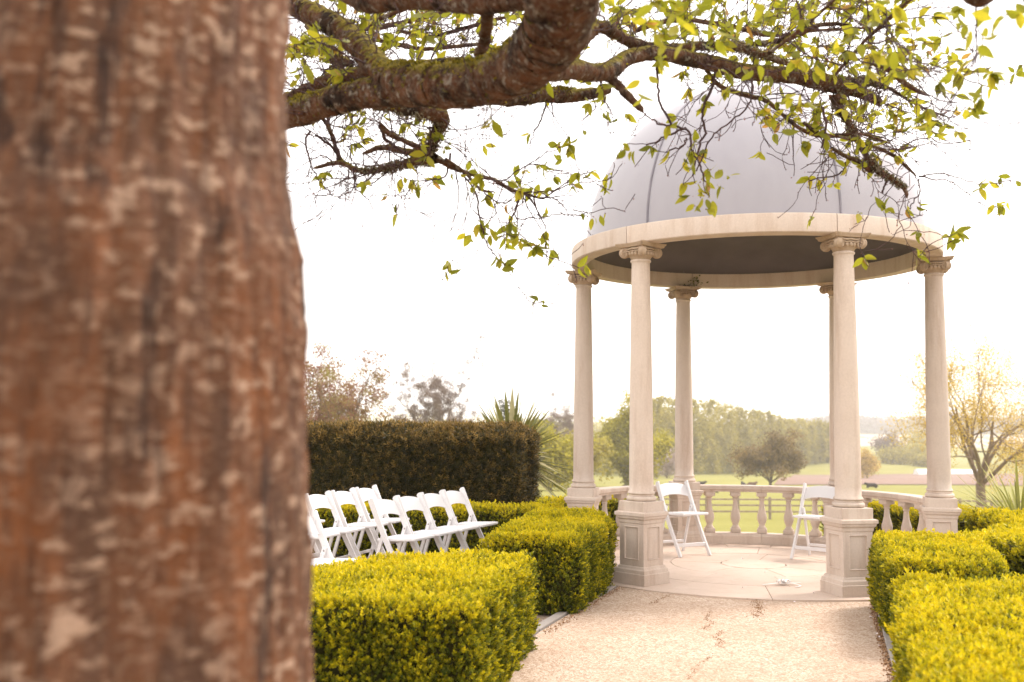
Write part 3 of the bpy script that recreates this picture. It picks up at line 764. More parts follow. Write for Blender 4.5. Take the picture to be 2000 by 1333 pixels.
def hedge(name, poly, h, dens, temps, m, label, cat='hedge', group=None, seed=1, z0=0, rough=.022, top_t=.78, side_t=.34, edge=.07, scale=1, tintvar=.17, skip=None, rcorner=.08, spike=.012):  # new growth on top; side_t also puts the sides' shade into the leaf tint
    r = np.random.default_rng(seed); poly = round_poly(poly, rcorner)
    ar = sum(poly[i][0]*poly[(i+1) % len(poly)][1] - poly[(i+1) % len(poly)][0]*poly[i][1] for i in range(len(poly)))/2
    if ar < 0: poly = poly[::-1]; ar = -ar
    P0 = np.array(poly); lo, hi = P0.min(0), P0.max(0)
    n = int(ar*dens*1.15*((hi-lo).prod()/ar)); T = lo + r.random((n, 2))*(hi - lo); T = T[inside(T, poly)]
    ed = edge_dist(T, poly); z = h - np.maximum(0, edge - ed)**2/edge*.9
    z = z + rough*lowf(T[:, 0], T[:, 1], 0, 5, seed) + .35*rough*lowf(T[:, 0], T[:, 1], 0, 22, seed+1)
    pos = [np.column_stack([T, z])]; 
    # outward slope near the rim
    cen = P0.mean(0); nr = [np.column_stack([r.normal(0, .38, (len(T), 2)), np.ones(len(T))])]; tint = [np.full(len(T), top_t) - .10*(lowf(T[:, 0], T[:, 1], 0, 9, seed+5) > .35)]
    m_ = len(poly)
    for i in range(m_):
        a, b = P0[i], P0[(i+1) % m_]; d = b - a; L = np.linalg.norm(d); 
        if L < 1e-4: continue
        nv = np.array([d[1], -d[0]])/L
        mid = (a + b)/2
        k = int(L*h*dens*1.45 + r.random())
        if mid @ nv < 0 or True: pass
        vis = (np.array([0, 0]) - mid) @ nv
        if vis < -.15*np.linalg.norm(mid): k = int(k*.25)       # faces turned away: thinner
        if k == 0: continue
        u, v = r.random(k), r.random(k); q = a + d*u[:, None]; zz = z0 + (h - z0)*v
        disp = rough*1.7*lowf(q[:, 0]*1.0, q[:, 1]*1.0, zz*.22, 9, seed+2) + rough*.8*lowf(q[:, 0], q[:, 1], zz, 24, seed+3)
        disp -= np.maximum(0, edge - (h - zz))**2/edge*.9 + .02*(zz < .1)
        q3 = np.column_stack([q + nv*disp[:, None], zz]); pos.append(q3)
        nr.append(np.column_stack([nv + r.normal(0, .35, (k, 2)), r.uniform(.35, 1.1, k)]))
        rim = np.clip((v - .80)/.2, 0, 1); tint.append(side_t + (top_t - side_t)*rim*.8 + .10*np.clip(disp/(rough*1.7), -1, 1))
    pos, nr, tint = np.concatenate(pos), np.concatenate(nr), np.concatenate(tint)
    pos += r.normal(0, .008, pos.shape); pos[:, :] -= nr/np.linalg.norm(nr, axis=1)[:, None]*.03
    sc = scale*r.uniform(.75, 1.3, len(pos)); sc[r.random(len(pos)) < spike] *= 1.55
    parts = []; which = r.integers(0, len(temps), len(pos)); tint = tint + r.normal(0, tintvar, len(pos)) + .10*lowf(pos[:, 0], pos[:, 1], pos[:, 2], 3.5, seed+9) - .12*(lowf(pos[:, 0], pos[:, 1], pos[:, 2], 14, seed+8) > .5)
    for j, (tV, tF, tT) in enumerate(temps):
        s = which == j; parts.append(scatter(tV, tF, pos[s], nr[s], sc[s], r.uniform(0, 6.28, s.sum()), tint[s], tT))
    V, F, t = join(parts)
    root = empty(name, (float(cen[0]), float(cen[1]), 0), label=label, cat=cat, group=group)
    off = np.array([cen[0], cen[1], 0])
    link('foliage', mesh_arrays('foliage', V - off, F, np.clip(t, 0, 1)), root, m, kind='stuff')
    # woody inside
    ins = .055; C2 = cen
    inner = []
    for i in range(m_):
        a, b, c = P0[i-1], P0[i], P0[(i+1) % m_]; n1 = np.array([b[1]-a[1], -(b[0]-a[0])]); n2 = np.array([c[1]-b[1], -(c[0]-b[0])])
        nn = n1/(np.linalg.norm(n1)+1e-9) + n2/(np.linalg.norm(n2)+1e-9); nn /= np.linalg.norm(nn)+1e-9; inner.append(b - nn*ins)
    bm = bmesh.new(); A = [bm.verts.new((x-off[0], y-off[1], z0)) for x, y in inner]; B = [bm.verts.new((x-off[0], y-off[1], h - .06)) for x, y in inner]
    bm.faces.new(B); 
    for i in range(m_): bm.faces.new((A[i], A[(i+1) % m_], B[(i+1) % m_], B[i]))
    link('branches', from_bm(bm, 'branches'), root, M_core)
    return root
HG = 'low clipped box hedges round the garden beds'
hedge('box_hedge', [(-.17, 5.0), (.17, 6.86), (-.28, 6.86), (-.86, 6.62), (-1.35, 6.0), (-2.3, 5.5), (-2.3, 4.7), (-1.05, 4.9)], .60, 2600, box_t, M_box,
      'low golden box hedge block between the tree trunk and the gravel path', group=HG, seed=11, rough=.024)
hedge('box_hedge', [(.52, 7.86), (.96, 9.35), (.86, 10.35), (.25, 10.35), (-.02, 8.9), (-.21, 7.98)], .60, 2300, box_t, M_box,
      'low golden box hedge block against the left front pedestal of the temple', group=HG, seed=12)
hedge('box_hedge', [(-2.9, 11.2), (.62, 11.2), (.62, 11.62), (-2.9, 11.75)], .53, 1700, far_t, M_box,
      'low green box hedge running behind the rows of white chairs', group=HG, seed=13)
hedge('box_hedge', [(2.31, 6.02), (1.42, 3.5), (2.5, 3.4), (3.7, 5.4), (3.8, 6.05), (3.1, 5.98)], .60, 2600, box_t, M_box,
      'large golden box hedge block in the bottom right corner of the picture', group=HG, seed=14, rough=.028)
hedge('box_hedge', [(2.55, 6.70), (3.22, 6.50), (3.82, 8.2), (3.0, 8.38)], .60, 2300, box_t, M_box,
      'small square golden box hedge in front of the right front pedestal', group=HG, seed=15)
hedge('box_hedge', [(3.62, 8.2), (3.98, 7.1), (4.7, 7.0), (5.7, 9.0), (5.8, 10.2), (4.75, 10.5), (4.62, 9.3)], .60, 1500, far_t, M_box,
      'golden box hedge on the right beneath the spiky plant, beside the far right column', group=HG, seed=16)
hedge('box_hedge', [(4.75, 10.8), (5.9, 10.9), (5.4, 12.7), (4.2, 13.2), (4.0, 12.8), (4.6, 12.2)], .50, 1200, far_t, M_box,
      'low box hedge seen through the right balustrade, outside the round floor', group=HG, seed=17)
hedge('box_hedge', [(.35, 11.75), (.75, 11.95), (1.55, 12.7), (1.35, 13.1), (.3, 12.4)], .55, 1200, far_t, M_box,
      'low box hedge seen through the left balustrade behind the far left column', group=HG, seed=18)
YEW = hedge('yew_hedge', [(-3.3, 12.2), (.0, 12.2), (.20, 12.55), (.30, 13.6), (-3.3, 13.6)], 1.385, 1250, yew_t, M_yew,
      'tall dark clipped yew hedge with browned top behind the white chairs', seed=19, top_t=.74, side_t=.40, rough=.045, tintvar=.24, edge=.14, rcorner=.22, scale=1.35)

# ------------------------------------------------------------------ spiky plants
def blades(name, loc, n, L, w, m, label, spread, seed, droop=.3, zc=.3, cat='plant', zmin=-.3, stem=True):
    r = np.random.default_rng(seed); root = empty(name, loc, label=label, cat=cat)
    for k in range(n):
        a = r.uniform(0, 6.28); el = math.asin(r.uniform(zmin, 1)); l = L*r.uniform(.7, 1.08); ww = w*r.uniform(.7, 1.2)
        d = np.array([math.cos(a)*math.cos(el), math.sin(a)*math.cos(el), math.sin(el)])
        side = np.cross(d, [0, 0, 1]); side /= np.linalg.norm(side) + 1e-9; up = np.cross(side, d); V, F, T = [], [], []
        S = 7; cv = droop*r.uniform(.2, 1.6)
        base = np.array([0, 0, zc]) + d*.04
        for i in range(S + 1):
            t = i/S; c = base + d*l*t - np.array([0, 0, 1])*cv*l*t**2.2*math.cos(el)
            hw = ww*(.65 + .9*t)*(1 - t**2.2)*.62 + .0015
            V += [c + side*hw, c - up*hw*.35, c - side*hw]
        for i in range(S):
            b = i*3
            F += [(b, b+1, b+4, b+3), (b+1, b+2, b+5, b+4)]; tt = r.uniform(.15, .55); T += [tt, tt]
        T = np.full(len(F), r.choice([.2, .35, .5, .85], p=[.3, .3, .25, .15])) + r.normal(0, .05, len(F))
        link('leaf', mesh_arrays('leaf', np.array(V), np.array(F), np.clip(T, 0, 1), smooth=True), root, m)
    if stem:
        bm = bmesh.new(); bm_lathe(bm, [(.09, -.1), (.08, zc*.6), (.07, zc+.02), (.03, zc + .06)], 14)
        link('stem', from_bm(bm, 'stem', True), root, M_stem)
    return root
blades('yucca', (.0, 14.5, -.35), 230, 1.0, .066, M_yucca, 'spiky yucca with stiff striped leaves rising behind the yew hedge', 1, 5, .12, 1.32, zmin=-.85)
blades('phormium', (5.45, 10.75, 0), 240, 1.05, .024, M_strap, 'fountain of long strap leaves at the right edge above the box hedge', 1, 6, .55, .25, zmin=.1)

# ------------------------------------------------------------------ ribbon and petals
t = empty('ribbon_bow', (*_onz(1530, 1143, .02)[:2], .022), .2, label='white ribbon bow with long tails lying on the paved floor', cat='ribbon')
def strip(name, P, w, parent):
    P = smooth_line(P, 6); T = np.gradient(P, axis=0); T /= np.linalg.norm(T, axis=1)[:, None]
    S = np.cross(T, [0, 0, 1]); S /= np.linalg.norm(S, axis=1)[:, None] + 1e-9
    V = np.concatenate([P + S*w/2, P - S*w/2, P + S*w/2 + [0, 0, .002], P - S*w/2 + [0, 0, .002]]); n = len(P); F = []
    for i in range(n - 1):
        F += [(i, i+1, n+i+1, n+i), (2*n+i, 3*n+i, 3*n+i+1, 2*n+i+1), (i, 2*n+i, 2*n+i+1, i+1), (n+i, n+i+1, 3*n+i+1, 3*n+i)]
    link(name, mesh_arrays(name, V, F, smooth=True), parent, M_ribbon)
strip('tail', [(-.20, .01, .004), (-.12, 0, .012), (-.04, .0, .02)], .018, t)
strip('tail', [(.02, .01, .02), (.10, .03, .01), (.20, .05, .004)], .016, t)
strip('tail', [(.02, 0, .02), (.09, -.03, .012), (.12, -.09, .004), (.08, -.14, .004), (.04, -.15, .003)], .016, t)
for k, a in enumerate((.3, 1.4, 2.5, 3.6, 4.7, 5.7)):
    c, s = math.cos(a), math.sin(a)
    strip('loop', [(0, 0, .012), (.035*c, .025*s, .045), (.065*c, .05*s, .035), (.055*c, .045*s, .014), (.01*c, .01*s, .01)], .022, t)
r = np.random.default_rng(3)
spots = [(1495, 1180), (1552, 1176), (955, 1325), (963, 1321), (990, 1330), (1060, 1212), (1700, 1205), (1712, 1238), (1716, 1244), (1702, 1225), (1155, 1188), (1035, 1235), (1022, 1238), (1010, 1255), (1450, 1150), (1590, 1160), (1495, 1120), (1450, 1093), (1408, 1075), (1718, 1262), (1706, 1190), (930, 1328)]
for px, py in spots:
    bm = bmesh.new(); c0 = bm.verts.new((0, 0, .002)); ring = []
    for k in range(7):
        a = k*2*math.pi/7; rr = .012*r.uniform(.7, 1.25); ring.append(bm.verts.new((rr*math.cos(a), rr*.75*math.sin(a), r.uniform(.003, .012))))
    for k in range(7): bm.faces.new((c0, ring[k], ring[(k+1) % 7]))
    p = _onz(px, py, .015); inf = math.hypot(p[0]-GC[0], p[1]-GC[1]) < FLOOR_R
    o = link('petal', from_bm(bm, 'petal', True, 80), None, M_petal, label='small white petal fallen on the round paved floor' if inf else ('small white petal on the gravel by the left hedges' if px < 1200 else 'small white petal on the gravel by the floor edge or right hedge'), cat='petal', group='white petals on the paving' if inf else ('white petals by the left hedges' if px < 1200 else 'white petals by the right hedge'))
    o.location = (p[0], p[1], .022 if inf else .012); o.rotation_euler.z = r.uniform(0, 6)

# ------------------------------------------------------------------ the old cherry tree
cherry = empty('cherry_tree', (-.70, 1.62, 0), label='old cherry tree with thick scarred trunk close by on the left and limbs overhead', cat='tree')
CO = np.array([-.70, 1.62, 0])
# trunk
nz2, na = 220, 230
zz = np.linspace(-.05, 3.1, nz2); aa = np.linspace(0, 2*np.pi, na, endpoint=False)
Zg, Ag = np.meshgrid(zz, aa, indexing='ij')
rb = np.interp(zz, [0, .25, .9, 1.3, 1.65, 1.78, 1.88, 2.1, 2.5, 3.1], [.44, .385, .375, .366, .360, .348, .322, .308, .295, .26])[:, None]
rad = rb + .008*lowf(np.cos(Ag)*1, np.sin(Ag)*1, Zg*.3, 5, 31) + .006*lowf(np.cos(Ag), np.sin(Ag), Zg*.12, 17, 32) + .004*lowf(np.cos(Ag), np.sin(Ag), Zg*1.2, 30, 33) + .0025*lowf(np.cos(Ag), np.sin(Ag), Zg*2.5, 70, 34) - .010*np.maximum(0, lowf(np.cos(Ag), np.sin(Ag), Zg*.10, 26, 36) - .15) + .005*np.abs(lowf(np.cos(Ag), np.sin(Ag), Zg*.25, 44, 37)) + .012*lowf(np.cos(Ag), np.sin(Ag), Zg*.8, 3.2, 38)
cxz = np.interp(zz, [0, 1, 2, 3.1], [0, 0, 0, .04])[:, None]
V = np.stack([cxz + rad*np.cos(Ag), rad*np.sin(Ag), Zg], -1).reshape(-1, 3)
i = np.arange(nz2*na).reshape(nz2, na)
F = np.stack([i[:-1], np.roll(i[:-1], -1, 1), np.roll(i[1:], -1, 1), i[1:]], -1).reshape(-1, 4)
link('trunk', mesh_arrays('trunk', V, F, smooth=True), cherry, M_bark)

def px_line(P):
    """(px, py, Y, width px) -> world x,y,z,r"""
    out = []
    for px, py, Y, wd in P:
        q = at(px, py, Y); out.append((*q, wd/2*Y/FPX))
    return np.array(out)
def wob(L, amp, seed, k=6):
    L = smooth_line(L, k); r = np.random.default_rng(seed); n = len(L)
    L[1:-1, :3] += r.normal(0, 1, (n-2, 3))*amp*L[1:-1, 3:4]*.6; L[:, 3] *= 1 + .035*lowf(np.arange(n)*(5.0/k), 0, 0, 1, seed); return L
pre = np.array([(-.62, 1.70, 2.75, .17), (-.45, 1.95, 3.2, .16), (-.15, 2.4, 3.45, .155), (.12, 2.85, 3.28, .150)])
limbs = {
 'main': np.concatenate([pre, px_line([(1098, -40, 3.25, 180), (1090, 30, 3.4, 158), (1066, 84, 3.6, 140), (1014, 132, 3.8, 116), (945, 160, 3.95, 100), (862, 168, 4.1, 98), (795, 160, 4.25, 82), (745, 150, 4.35, 62)])]),
 'upleft': px_line([(800, 160, 4.25, 74), (748, 140, 4.35, 64), (714, 104, 4.45, 56), (676, 66, 4.55, 54), (628, 36, 4.65, 50), (580, 12, 4.75, 50), (520, -30, 4.9, 46), (440, -90, 5.1, 40)]),
 'left': px_line([(850, 172, 4.1, 80), (780, 176, 4.3, 74), (712, 184, 4.4, 66), (650, 198, 4.5, 66), (590, 218, 4.6, 62), (530, 234, 4.75, 54), (440, 240, 4.95, 44), (330, 210, 5.2, 34)]),
 'topleft': px_line([(1090, -40, 3.3, 90), (1010, -8, 3.45, 62), (930, 4, 3.6, 52), (850, -2, 3.8, 50), (770, -2, 3.95, 50), (715, 4, 4.05, 46), (660, -20, 4.2, 38), (600, -60, 4.3, 30)]),
 'right': px_line([(1020, 128, 3.85, 60), (1075, 138, 4.1, 50), (1120, 136, 4.3, 44), (1160, 142, 4.45, 40), (1192, 138, 4.6, 40), (1226, 114, 4.75, 34), (1280, 104, 4.9, 34), (1340, 114, 5.05, 34), (1400, 127, 5.2, 34), (1450, 140, 5.3, 34), (1510, 145, 5.4, 36), (1560, 150, 5.5, 38), (1620, 164, 5.6, 40), (1665, 176, 5.7, 28), (1700, 190, 5.75, 24), (1722, 204, 5.8, 14)]),
 'stub': px_line([(1185, 142, 4.6, 30), (1205, 165, 4.6, 20), (1232, 193, 4.62, 16), (1257, 219, 4.65, 13)]),
 'upper': px_line([(1080, 110, 3.9, 44), (1120, 86, 4.3, 34), (1150, 64, 4.5, 28), (1175, 52, 4.6, 27), (1208, 70, 4.75, 24), (1248, 88, 4.9, 21), (1300, 94, 5.0, 17), (1365, 90, 5.1, 19), (1430, 92, 5.2, 18), (1490, 108, 5.3, 15), (1560, 132, 5.4, 9)]),
 'mid': px_line([(900, 190, 4.3, 50), (960, 190, 4.6, 36), (1010, 194, 4.8, 32), (1060, 184, 5.0, 36), (1100, 188, 5.1, 32), (1150, 184, 5.2, 26), (1190, 176, 5.3, 18)]),
 'dead': px_line([(955, 0, 3.8, 36), (952, 40, 3.9, 28), (946, 80, 4.0, 26), (930, 116, 4.05, 22)]),
 'knot': px_line([(720, 190, 4.5, 34), (745, 202, 4.6, 28), (790, 212, 4.7, 28), (835, 220, 4.8, 28), (864, 232, 4.9, 30), (850, 268, 5.0, 22), (838, 300, 5.1, 24)]),
 'low_a': px_line([(838, 300, 5.1, 22), (800, 298, 5.2, 14), (750, 288, 5.3, 12), (706, 302, 5.4, 8)]),
 'low_b': px_line([(850, 310, 5.1, 22), (800, 318, 5.2, 17), (750, 330, 5.3, 13), (700, 334, 5.4, 11), (665, 318, 5.5, 10), (610, 330, 5.6, 7)]),
 'low_c': px_line([(700, 332, 5.4, 8), (668, 316, 5.5, 9), (650, 270, 5.5, 8), (636, 240, 5.4, 8), (615, 215, 5.2, 8)]),
 'low_d': px_line([(850, 308, 5.1, 16), (890, 330, 5.2, 10), (925, 342, 5.3, 8), (965, 352, 5.35, 8), (1000, 372, 5.4, 7), (1030, 380, 5.45, 6), (1062, 390, 5.5, 5)]),
 'low_e': px_line([(870, 312, 5.1, 8), (905, 335, 5.2, 7), (928, 360, 5.2, 6), (942, 372, 5.2, 6), (968, 376, 5.2, 4)]),
 'low_f': px_line([(838, 300, 5.1, 14), (800, 280, 5.0, 12), (760, 262, 4.9, 10), (742, 240, 4.8, 8)]),
 'right_down': px_line([(1630, 185, 5.6, 22), (1638, 210, 5.6, 18), (1660, 245, 5.6, 15), (1676, 275, 5.6, 13), (1695, 310, 5.6, 12), (1716, 335, 5.6, 13), (1740, 350, 5.6, 11), (1765, 368, 5.6, 9), (1772, 388, 5.6, 7)]),
 'right_down_b': px_line([(1625, 290, 5.5, 6), (1650, 305, 5.55, 9), (1680, 318, 5.6, 10), (1704, 338, 5.6, 10)]),
 'right_down_c': px_line([(1570, 240, 5.4, 6), (1600, 262, 5.45, 9), (1640, 268, 5.5, 6), (1700, 285, 5.5, 6), (1745, 305, 5.5, 7), (1790, 345, 5.5, 5)]),
 'right_up': px_line([(1700, 120, 5.0, 14), (1736, 134, 5.0, 14), (1765, 162, 5.05, 10), (1812, 188, 5.1, 8)]),
 'right_tip': px_line([(1600, 160, 5.6, 16), (1660, 162, 5.7, 20), (1700, 160, 5.8, 14), (1730, 170, 5.85, 8), (1800, 210, 5.9, 5), (1860, 232, 5.95, 3)]),
 'back_right': px_line([(1372, 122, 5.15, 9), (1405, 168, 5.4, 9), (1470, 190, 5.7, 10), (1500, 200, 5.7, 8), (1560, 250, 5.6, 8), (1610, 266, 5.6, 9), (1680, 262, 5.6, 6), (1740, 282, 5.6, 5)]),
 'bg1': px_line([(560, 195, 5.4, 22), (620, 164, 5.3, 24), (680, 146, 5.2, 26), (740, 138, 5.1, 26)]),
 'bg2': px_line([(560, 98, 5.6, 10), (620, 95, 5.5, 14), (650, 110, 5.4, 18), (690, 130, 5.3, 20)]),
 'bg3': px_line([(600, 50, 5.8, 12), (630, 90, 5.6, 14), (655, 125, 5.5, 16), (665, 180, 5.3, 18)]),
 'bg4': px_line([(560, 205, 5.7, 14), (640, 180, 5.7, 18), (700, 150, 5.6, 16), (780, 135, 5.6, 14), (860, 120, 5.7, 14), (925, 118, 5.8, 10)]),
 'bg5': px_line([(700, 58, 5.2, 12), (750, 34, 5.2, 10), (806, 12, 5.2, 8)]),
 'bg6': px_line([(690, 70, 6.2, 8), (760, 84, 6.2, 9), (830, 96, 6.2, 9), (900, 90, 6.2, 8), (960, 84, 6.2, 6)]),
 'bg7': px_line([(780, 60, 6.4, 6), (840, 72, 6.4, 8), (920, 52, 6.3, 8), (1000, 30, 6.2, 8)]),
 'bg8': px_line([(1240, 60, 6.2, 10), (1320, 40, 6.0, 10), (1420, 50, 6.0, 9), (1500, 70, 6.0, 8), (1600, 60, 6.0, 6), (1700, 55, 6.1, 5)]),
 'bg9': px_line([(1450, 90, 5.4, 9), (1540, 75, 5.4, 11), (1600, 50, 5.4, 10), (1660, 48, 5.4, 6)]),
 'bg10': px_line([(1500, 105, 4.6, 8), (1580, 45, 4.4, 7), (1640, -10, 4.2, 7)]),
 'bg11': px_line([(1620, 160, 4.8, 7), (1700, 70, 4.5, 8), (1790, -10, 4.2, 9)]),
 'bg12': px_line([(1880, -60, 3.4, 60), (1905, -22, 3.5, 66), (1925, -14, 3.6, 50), (1980, -50, 3.7, 40)]),
 'bg13': px_line([(560, 20, 6.0, 10), (640, 60, 6.0, 11), (760, 50, 6.1, 10), (880, 20, 6.2, 9)]),
}
low = {'low_a', 'low_b', 'low_c', 'low_d', 'low_e', 'low_f'}
seed = 100; BR = []
for nm, L in limbs.items():
    seed += 1; big = L[:, 3].max() > .05
    L[:, 3] *= .90 if big else 1.0
    W_ = wob(L, .05 if big else .16, seed, 26 if big else 8)
    W_[-1, 3] *= .12; W_[-2, 3] *= .55; W_[-3, 3] *= .8
    sides = 56 if big else 14
    V, F = tube_arrays([W_], sides)
    # bark relief
    cent = np.repeat(W_[:, :3], sides, 0); d = V - cent
    am = .035 if big else .09
    k_ = 14 if big else 45
    nzv = 1.3*lowf(V[:, 0], V[:, 1], V[:, 2], k_*.5, seed) + lowf(V[:, 0], V[:, 1], V[:, 2], k_, seed) + .7*lowf(V[:, 0], V[:, 1], V[:, 2], k_*3.2, seed+1) + (.7 if big else .2)*lowf(V[:, 0], V[:, 1], V[:, 2], k_*9, seed+2)
    V = cent + d*(1 + am*nzv[:, None])
    link('limb' if L[:, 3].max() > .03 else 'branch', mesh_arrays('limb', V - CO, F, smooth=True), cherry, M_limb)
    BR.append(W_)
# twigs by growth
twigs, nodes = [], []      # nodes: (pos, dir, yscale)
def grow(p, d, L, r0, lvl, rg, up=0.0):
    n = max(4, int(L/.035)); P = [(*p, r0)]; q = np.array(p, float); d = np.array(d, float); d /= np.linalg.norm(d)
    for k in range(n):
        d = d + rg.normal(0, .20, 3) + np.array([0, 0, up*.06]); d /= np.linalg.norm(d); q = q + d*L/n
        rr = r0*(1 - .68*(k+1)/n); P.append((*q, max(rr, .0021)))
        if lvl > 0 and rg.random() < .32 and k > 0:
            dd = d + rg.normal(0, .75, 3); grow(q, dd, L*rg.uniform(.35, .65), rr*.7, lvl-1, rg, up)
        if lvl <= 1 and k > n*.25: nodes.append((q.copy(), d.copy(), lvl))
    twigs.append(np.array(P)); nodes.append((q.copy(), d.copy(), -1))
rg = np.random.default_rng(42)
skip = {'main', 'dead', 'stub'}
names = list(limbs)
for nm, W_ in zip(names, BR):
    if nm in skip: continue
    Ltot = np.linalg.norm(np.diff(W_[:, :3], axis=0), axis=1).sum()
    rate = {'upleft': 9, 'left': 11, 'topleft': 9, 'right': 15, 'upper': 17, 'mid': 10, 'bg12': 5}.get(nm, 18)
    if nm in low: rate = 20
    if nm.startswith('right_down'): rate = 9
    if nm.startswith('bg') and nm != 'bg12': rate = 24
    nn = int(Ltot*rate)
    for k in range(nn):
        i = rg.integers(int(len(W_)*.15), len(W_)); p = W_[i, :3]; tdir = W_[min(i+1, len(W_)-1), :3] - W_[max(i-1, 0), :3]; tdir /= np.linalg.norm(tdir) + 1e-9
        v = rg.normal(0, 1, 3); v -= tdir*(v @ tdir); v /= np.linalg.norm(v)
        if nm in ('upleft', 'topleft', 'left', 'bg1', 'bg2', 'bg3', 'bg4', 'bg5', 'bg6', 'bg7', 'bg13', 'bg8', 'bg9', 'upper'): v[2] = abs(v[2]) if rg.random() < .72 else v[2]
        if nm in ('left', 'mid') and v[2] < 0 and rg.random() < .4: continue
        d = v*.9 + tdir*rg.uniform(.2, 1.0)
        grow(p + v*W_[i, 3]*.7, d, rg.uniform(.16, .55), rg.uniform(.0024, .0048), 1 if rg.random() < .45 else 2, rg, rg.uniform(-1, 1))
# traced fine twigs (px,py,Y)
fine = [
 [(905, 340, 5.2, 5), (930, 380, 5.3, 5), (936, 420, 5.3, 4.5), (945, 455, 5.3, 4), (952, 480, 5.35, 3), (968, 500, 5.4, 2.5), (985, 518, 5.4, 2.5), (1000, 545, 5.4, 2), (1020, 570, 5.4, 2), (1036, 590, 5.4, 1.8), (1055, 592, 5.4, 1.6)],
 [(1008, 376, 5.4, 6), (1010, 395, 5.4, 5), (1004, 420, 5.4, 4.5), (994, 438, 5.4, 3.5), (1002, 462, 5.4, 2.6), (1040, 483, 5.45, 2.4), (1080, 505, 5.5, 2.2), (1130, 523, 5.5, 2)],
 [(1003, 421, 5.4, 3), (1020, 429, 5.4, 2.6), (1060, 422, 5.4, 2.2), (1110, 419, 5.5, 2), (1150, 422, 5.5, 2)],
 [(1060, 389, 5.5, 4), (1080, 375, 5.5, 3), (1110, 362, 5.5, 2.4), (1150, 356, 5.6, 2), (1185, 352, 5.6, 2), (1195, 344, 5.6, 2)],
 [(1060, 389, 5.5, 3), (1090, 370, 5.5, 2.4), (1118, 346, 5.5, 2.2), (1130, 340, 5.5, 2)],
 [(980, 355, 5.3, 3.2), (1010, 335, 5.3, 2.6), (1040, 318, 5.3, 2.2), (1068, 300, 5.3, 2), (1095, 288, 5.3, 1.8)],
 [(1064, 205, 5.1, 2.4), (1090, 240, 5.1, 2), (1112, 275, 5.1, 2), (1124, 310, 5.1, 1.8), (1130, 338, 5.1, 1.8)],
 [(1066, 200, 5.1, 4), (1058, 235, 5.1, 3.4), (1042, 262, 5.1, 2.6), (1034, 282, 5.1, 2.2)],
 [(1396, 128, 5.2, 6), (1395, 160, 5.2, 6), (1383, 185, 5.2, 6), (1372, 225, 5.2, 5), (1378, 255, 5.2, 4.5), (1366, 285, 5.2, 4.5), (1358, 320, 5.2, 4), (1352, 345, 5.2, 3)],
 [(1462, 142, 5.3, 5), (1470, 180, 5.2, 4), (1460, 210, 5.2, 4), (1430, 235, 5.2, 3.6), (1395, 262, 5.2, 3.4), (1375, 300, 5.2, 3), (1360, 335, 5.2, 3)],
 [(1282, 108, 4.9, 5), (1285, 170, 4.9, 5), (1292, 205, 4.9, 5), (1312, 242, 4.9, 5), (1345, 258, 4.9, 5), (1350, 290, 4.9, 4.5), (1366, 320, 4.9, 4), (1376, 350, 4.9, 3.4), (1385, 385, 4.9, 2.6)],
 [(1340, 250, 5, 5), (1310, 262, 5, 4.4), (1285, 275, 5, 3.6), (1262, 284, 5, 3)],
 [(1340, 270, 5, 4.4), (1330, 288, 5, 3.6), (1300, 298, 5, 3)],
 [(1240, 210, 4.8, 2), (1262, 225, 4.8, 3), (1285, 240, 4.8, 4), (1310, 245, 4.8, 4)],
 [(1262, 220, 4.8, 2.6), (1248, 240, 4.8, 2.4), (1236, 260, 4.8, 2.2)],
 [(1660, 300, 5.6, 5), (1652, 320, 5.6, 4), (1640, 340, 5.6, 3.4), (1615, 346, 5.6, 3), (1580, 353, 5.6, 2.6)],
 [(1795, 345, 5.6, 4), (1830, 352, 5.7, 2.6), (1860, 356, 5.8, 2.2), (1885, 375, 5.9, 2), (1925, 405, 6, 2), (1950, 402, 6, 2)],
 [(1800, 345, 5.6, 3), (1840, 340, 5.7, 2.4), (1900, 356, 5.8, 2), (1945, 358, 5.9, 2), (1975, 352, 6, 2)],
 [(1795, 350, 5.6, 4), (1796, 372, 5.6, 3), (1785, 395, 5.6, 2.4), (1775, 408, 5.6, 2.4)],
 [(1735, 350, 5.6, 5), (1728, 362, 5.6, 4.4), (1722, 378, 5.6, 4)],
 [(1607, 210, 5.4, 6), (1612, 250, 5.4, 5), (1604, 290, 5.4, 4)],
 [(880, 300, 5.2, 5), (870, 345, 5.2, 3.4), (835, 352, 5.2, 2.6), (810, 356, 5.2, 2.4), (795, 380, 5.2, 2), (788, 395, 5.2, 2)],
 [(690, 330, 5.4, 5), (694, 365, 5.4, 3), (720, 390, 5.4, 2), (728, 408, 5.4, 2)],
 [(605, 255, 5.5, 5), (596, 285, 5.5, 4), (612, 330, 5.5, 3), (640, 375, 5.5, 2.4), (665, 385, 5.5, 2), (680, 390, 5.5, 2)],
 [(615, 265, 5.5, 5), (650, 290, 5.5, 4), (662, 320, 5.5, 4)],
 [(640, 230, 5.5, 6), (655, 280, 5.5, 6), (665, 315, 5.5, 6)],
 [(742, 245, 5, 8), (755, 275, 5.1, 8), (790, 300, 5.1, 8)],
 [(1870, 200, 5.2, 2.4), (1820, 190, 5.1, 3), (1780, 150, 5.0, 3), (1760, 110, 5.0, 3)],
 [(1730, 60, 5, 3), (1760, 110, 5, 2.6), (1830, 130, 5.1, 2.4), (1900, 160, 5.2, 2.4), (1935, 170, 5.2, 2)],
 [(1760, 290, 5.7, 3), (1800, 270, 5.8, 2.6), (1850, 280, 5.8, 2.2), (1895, 275, 5.9, 2)],
]
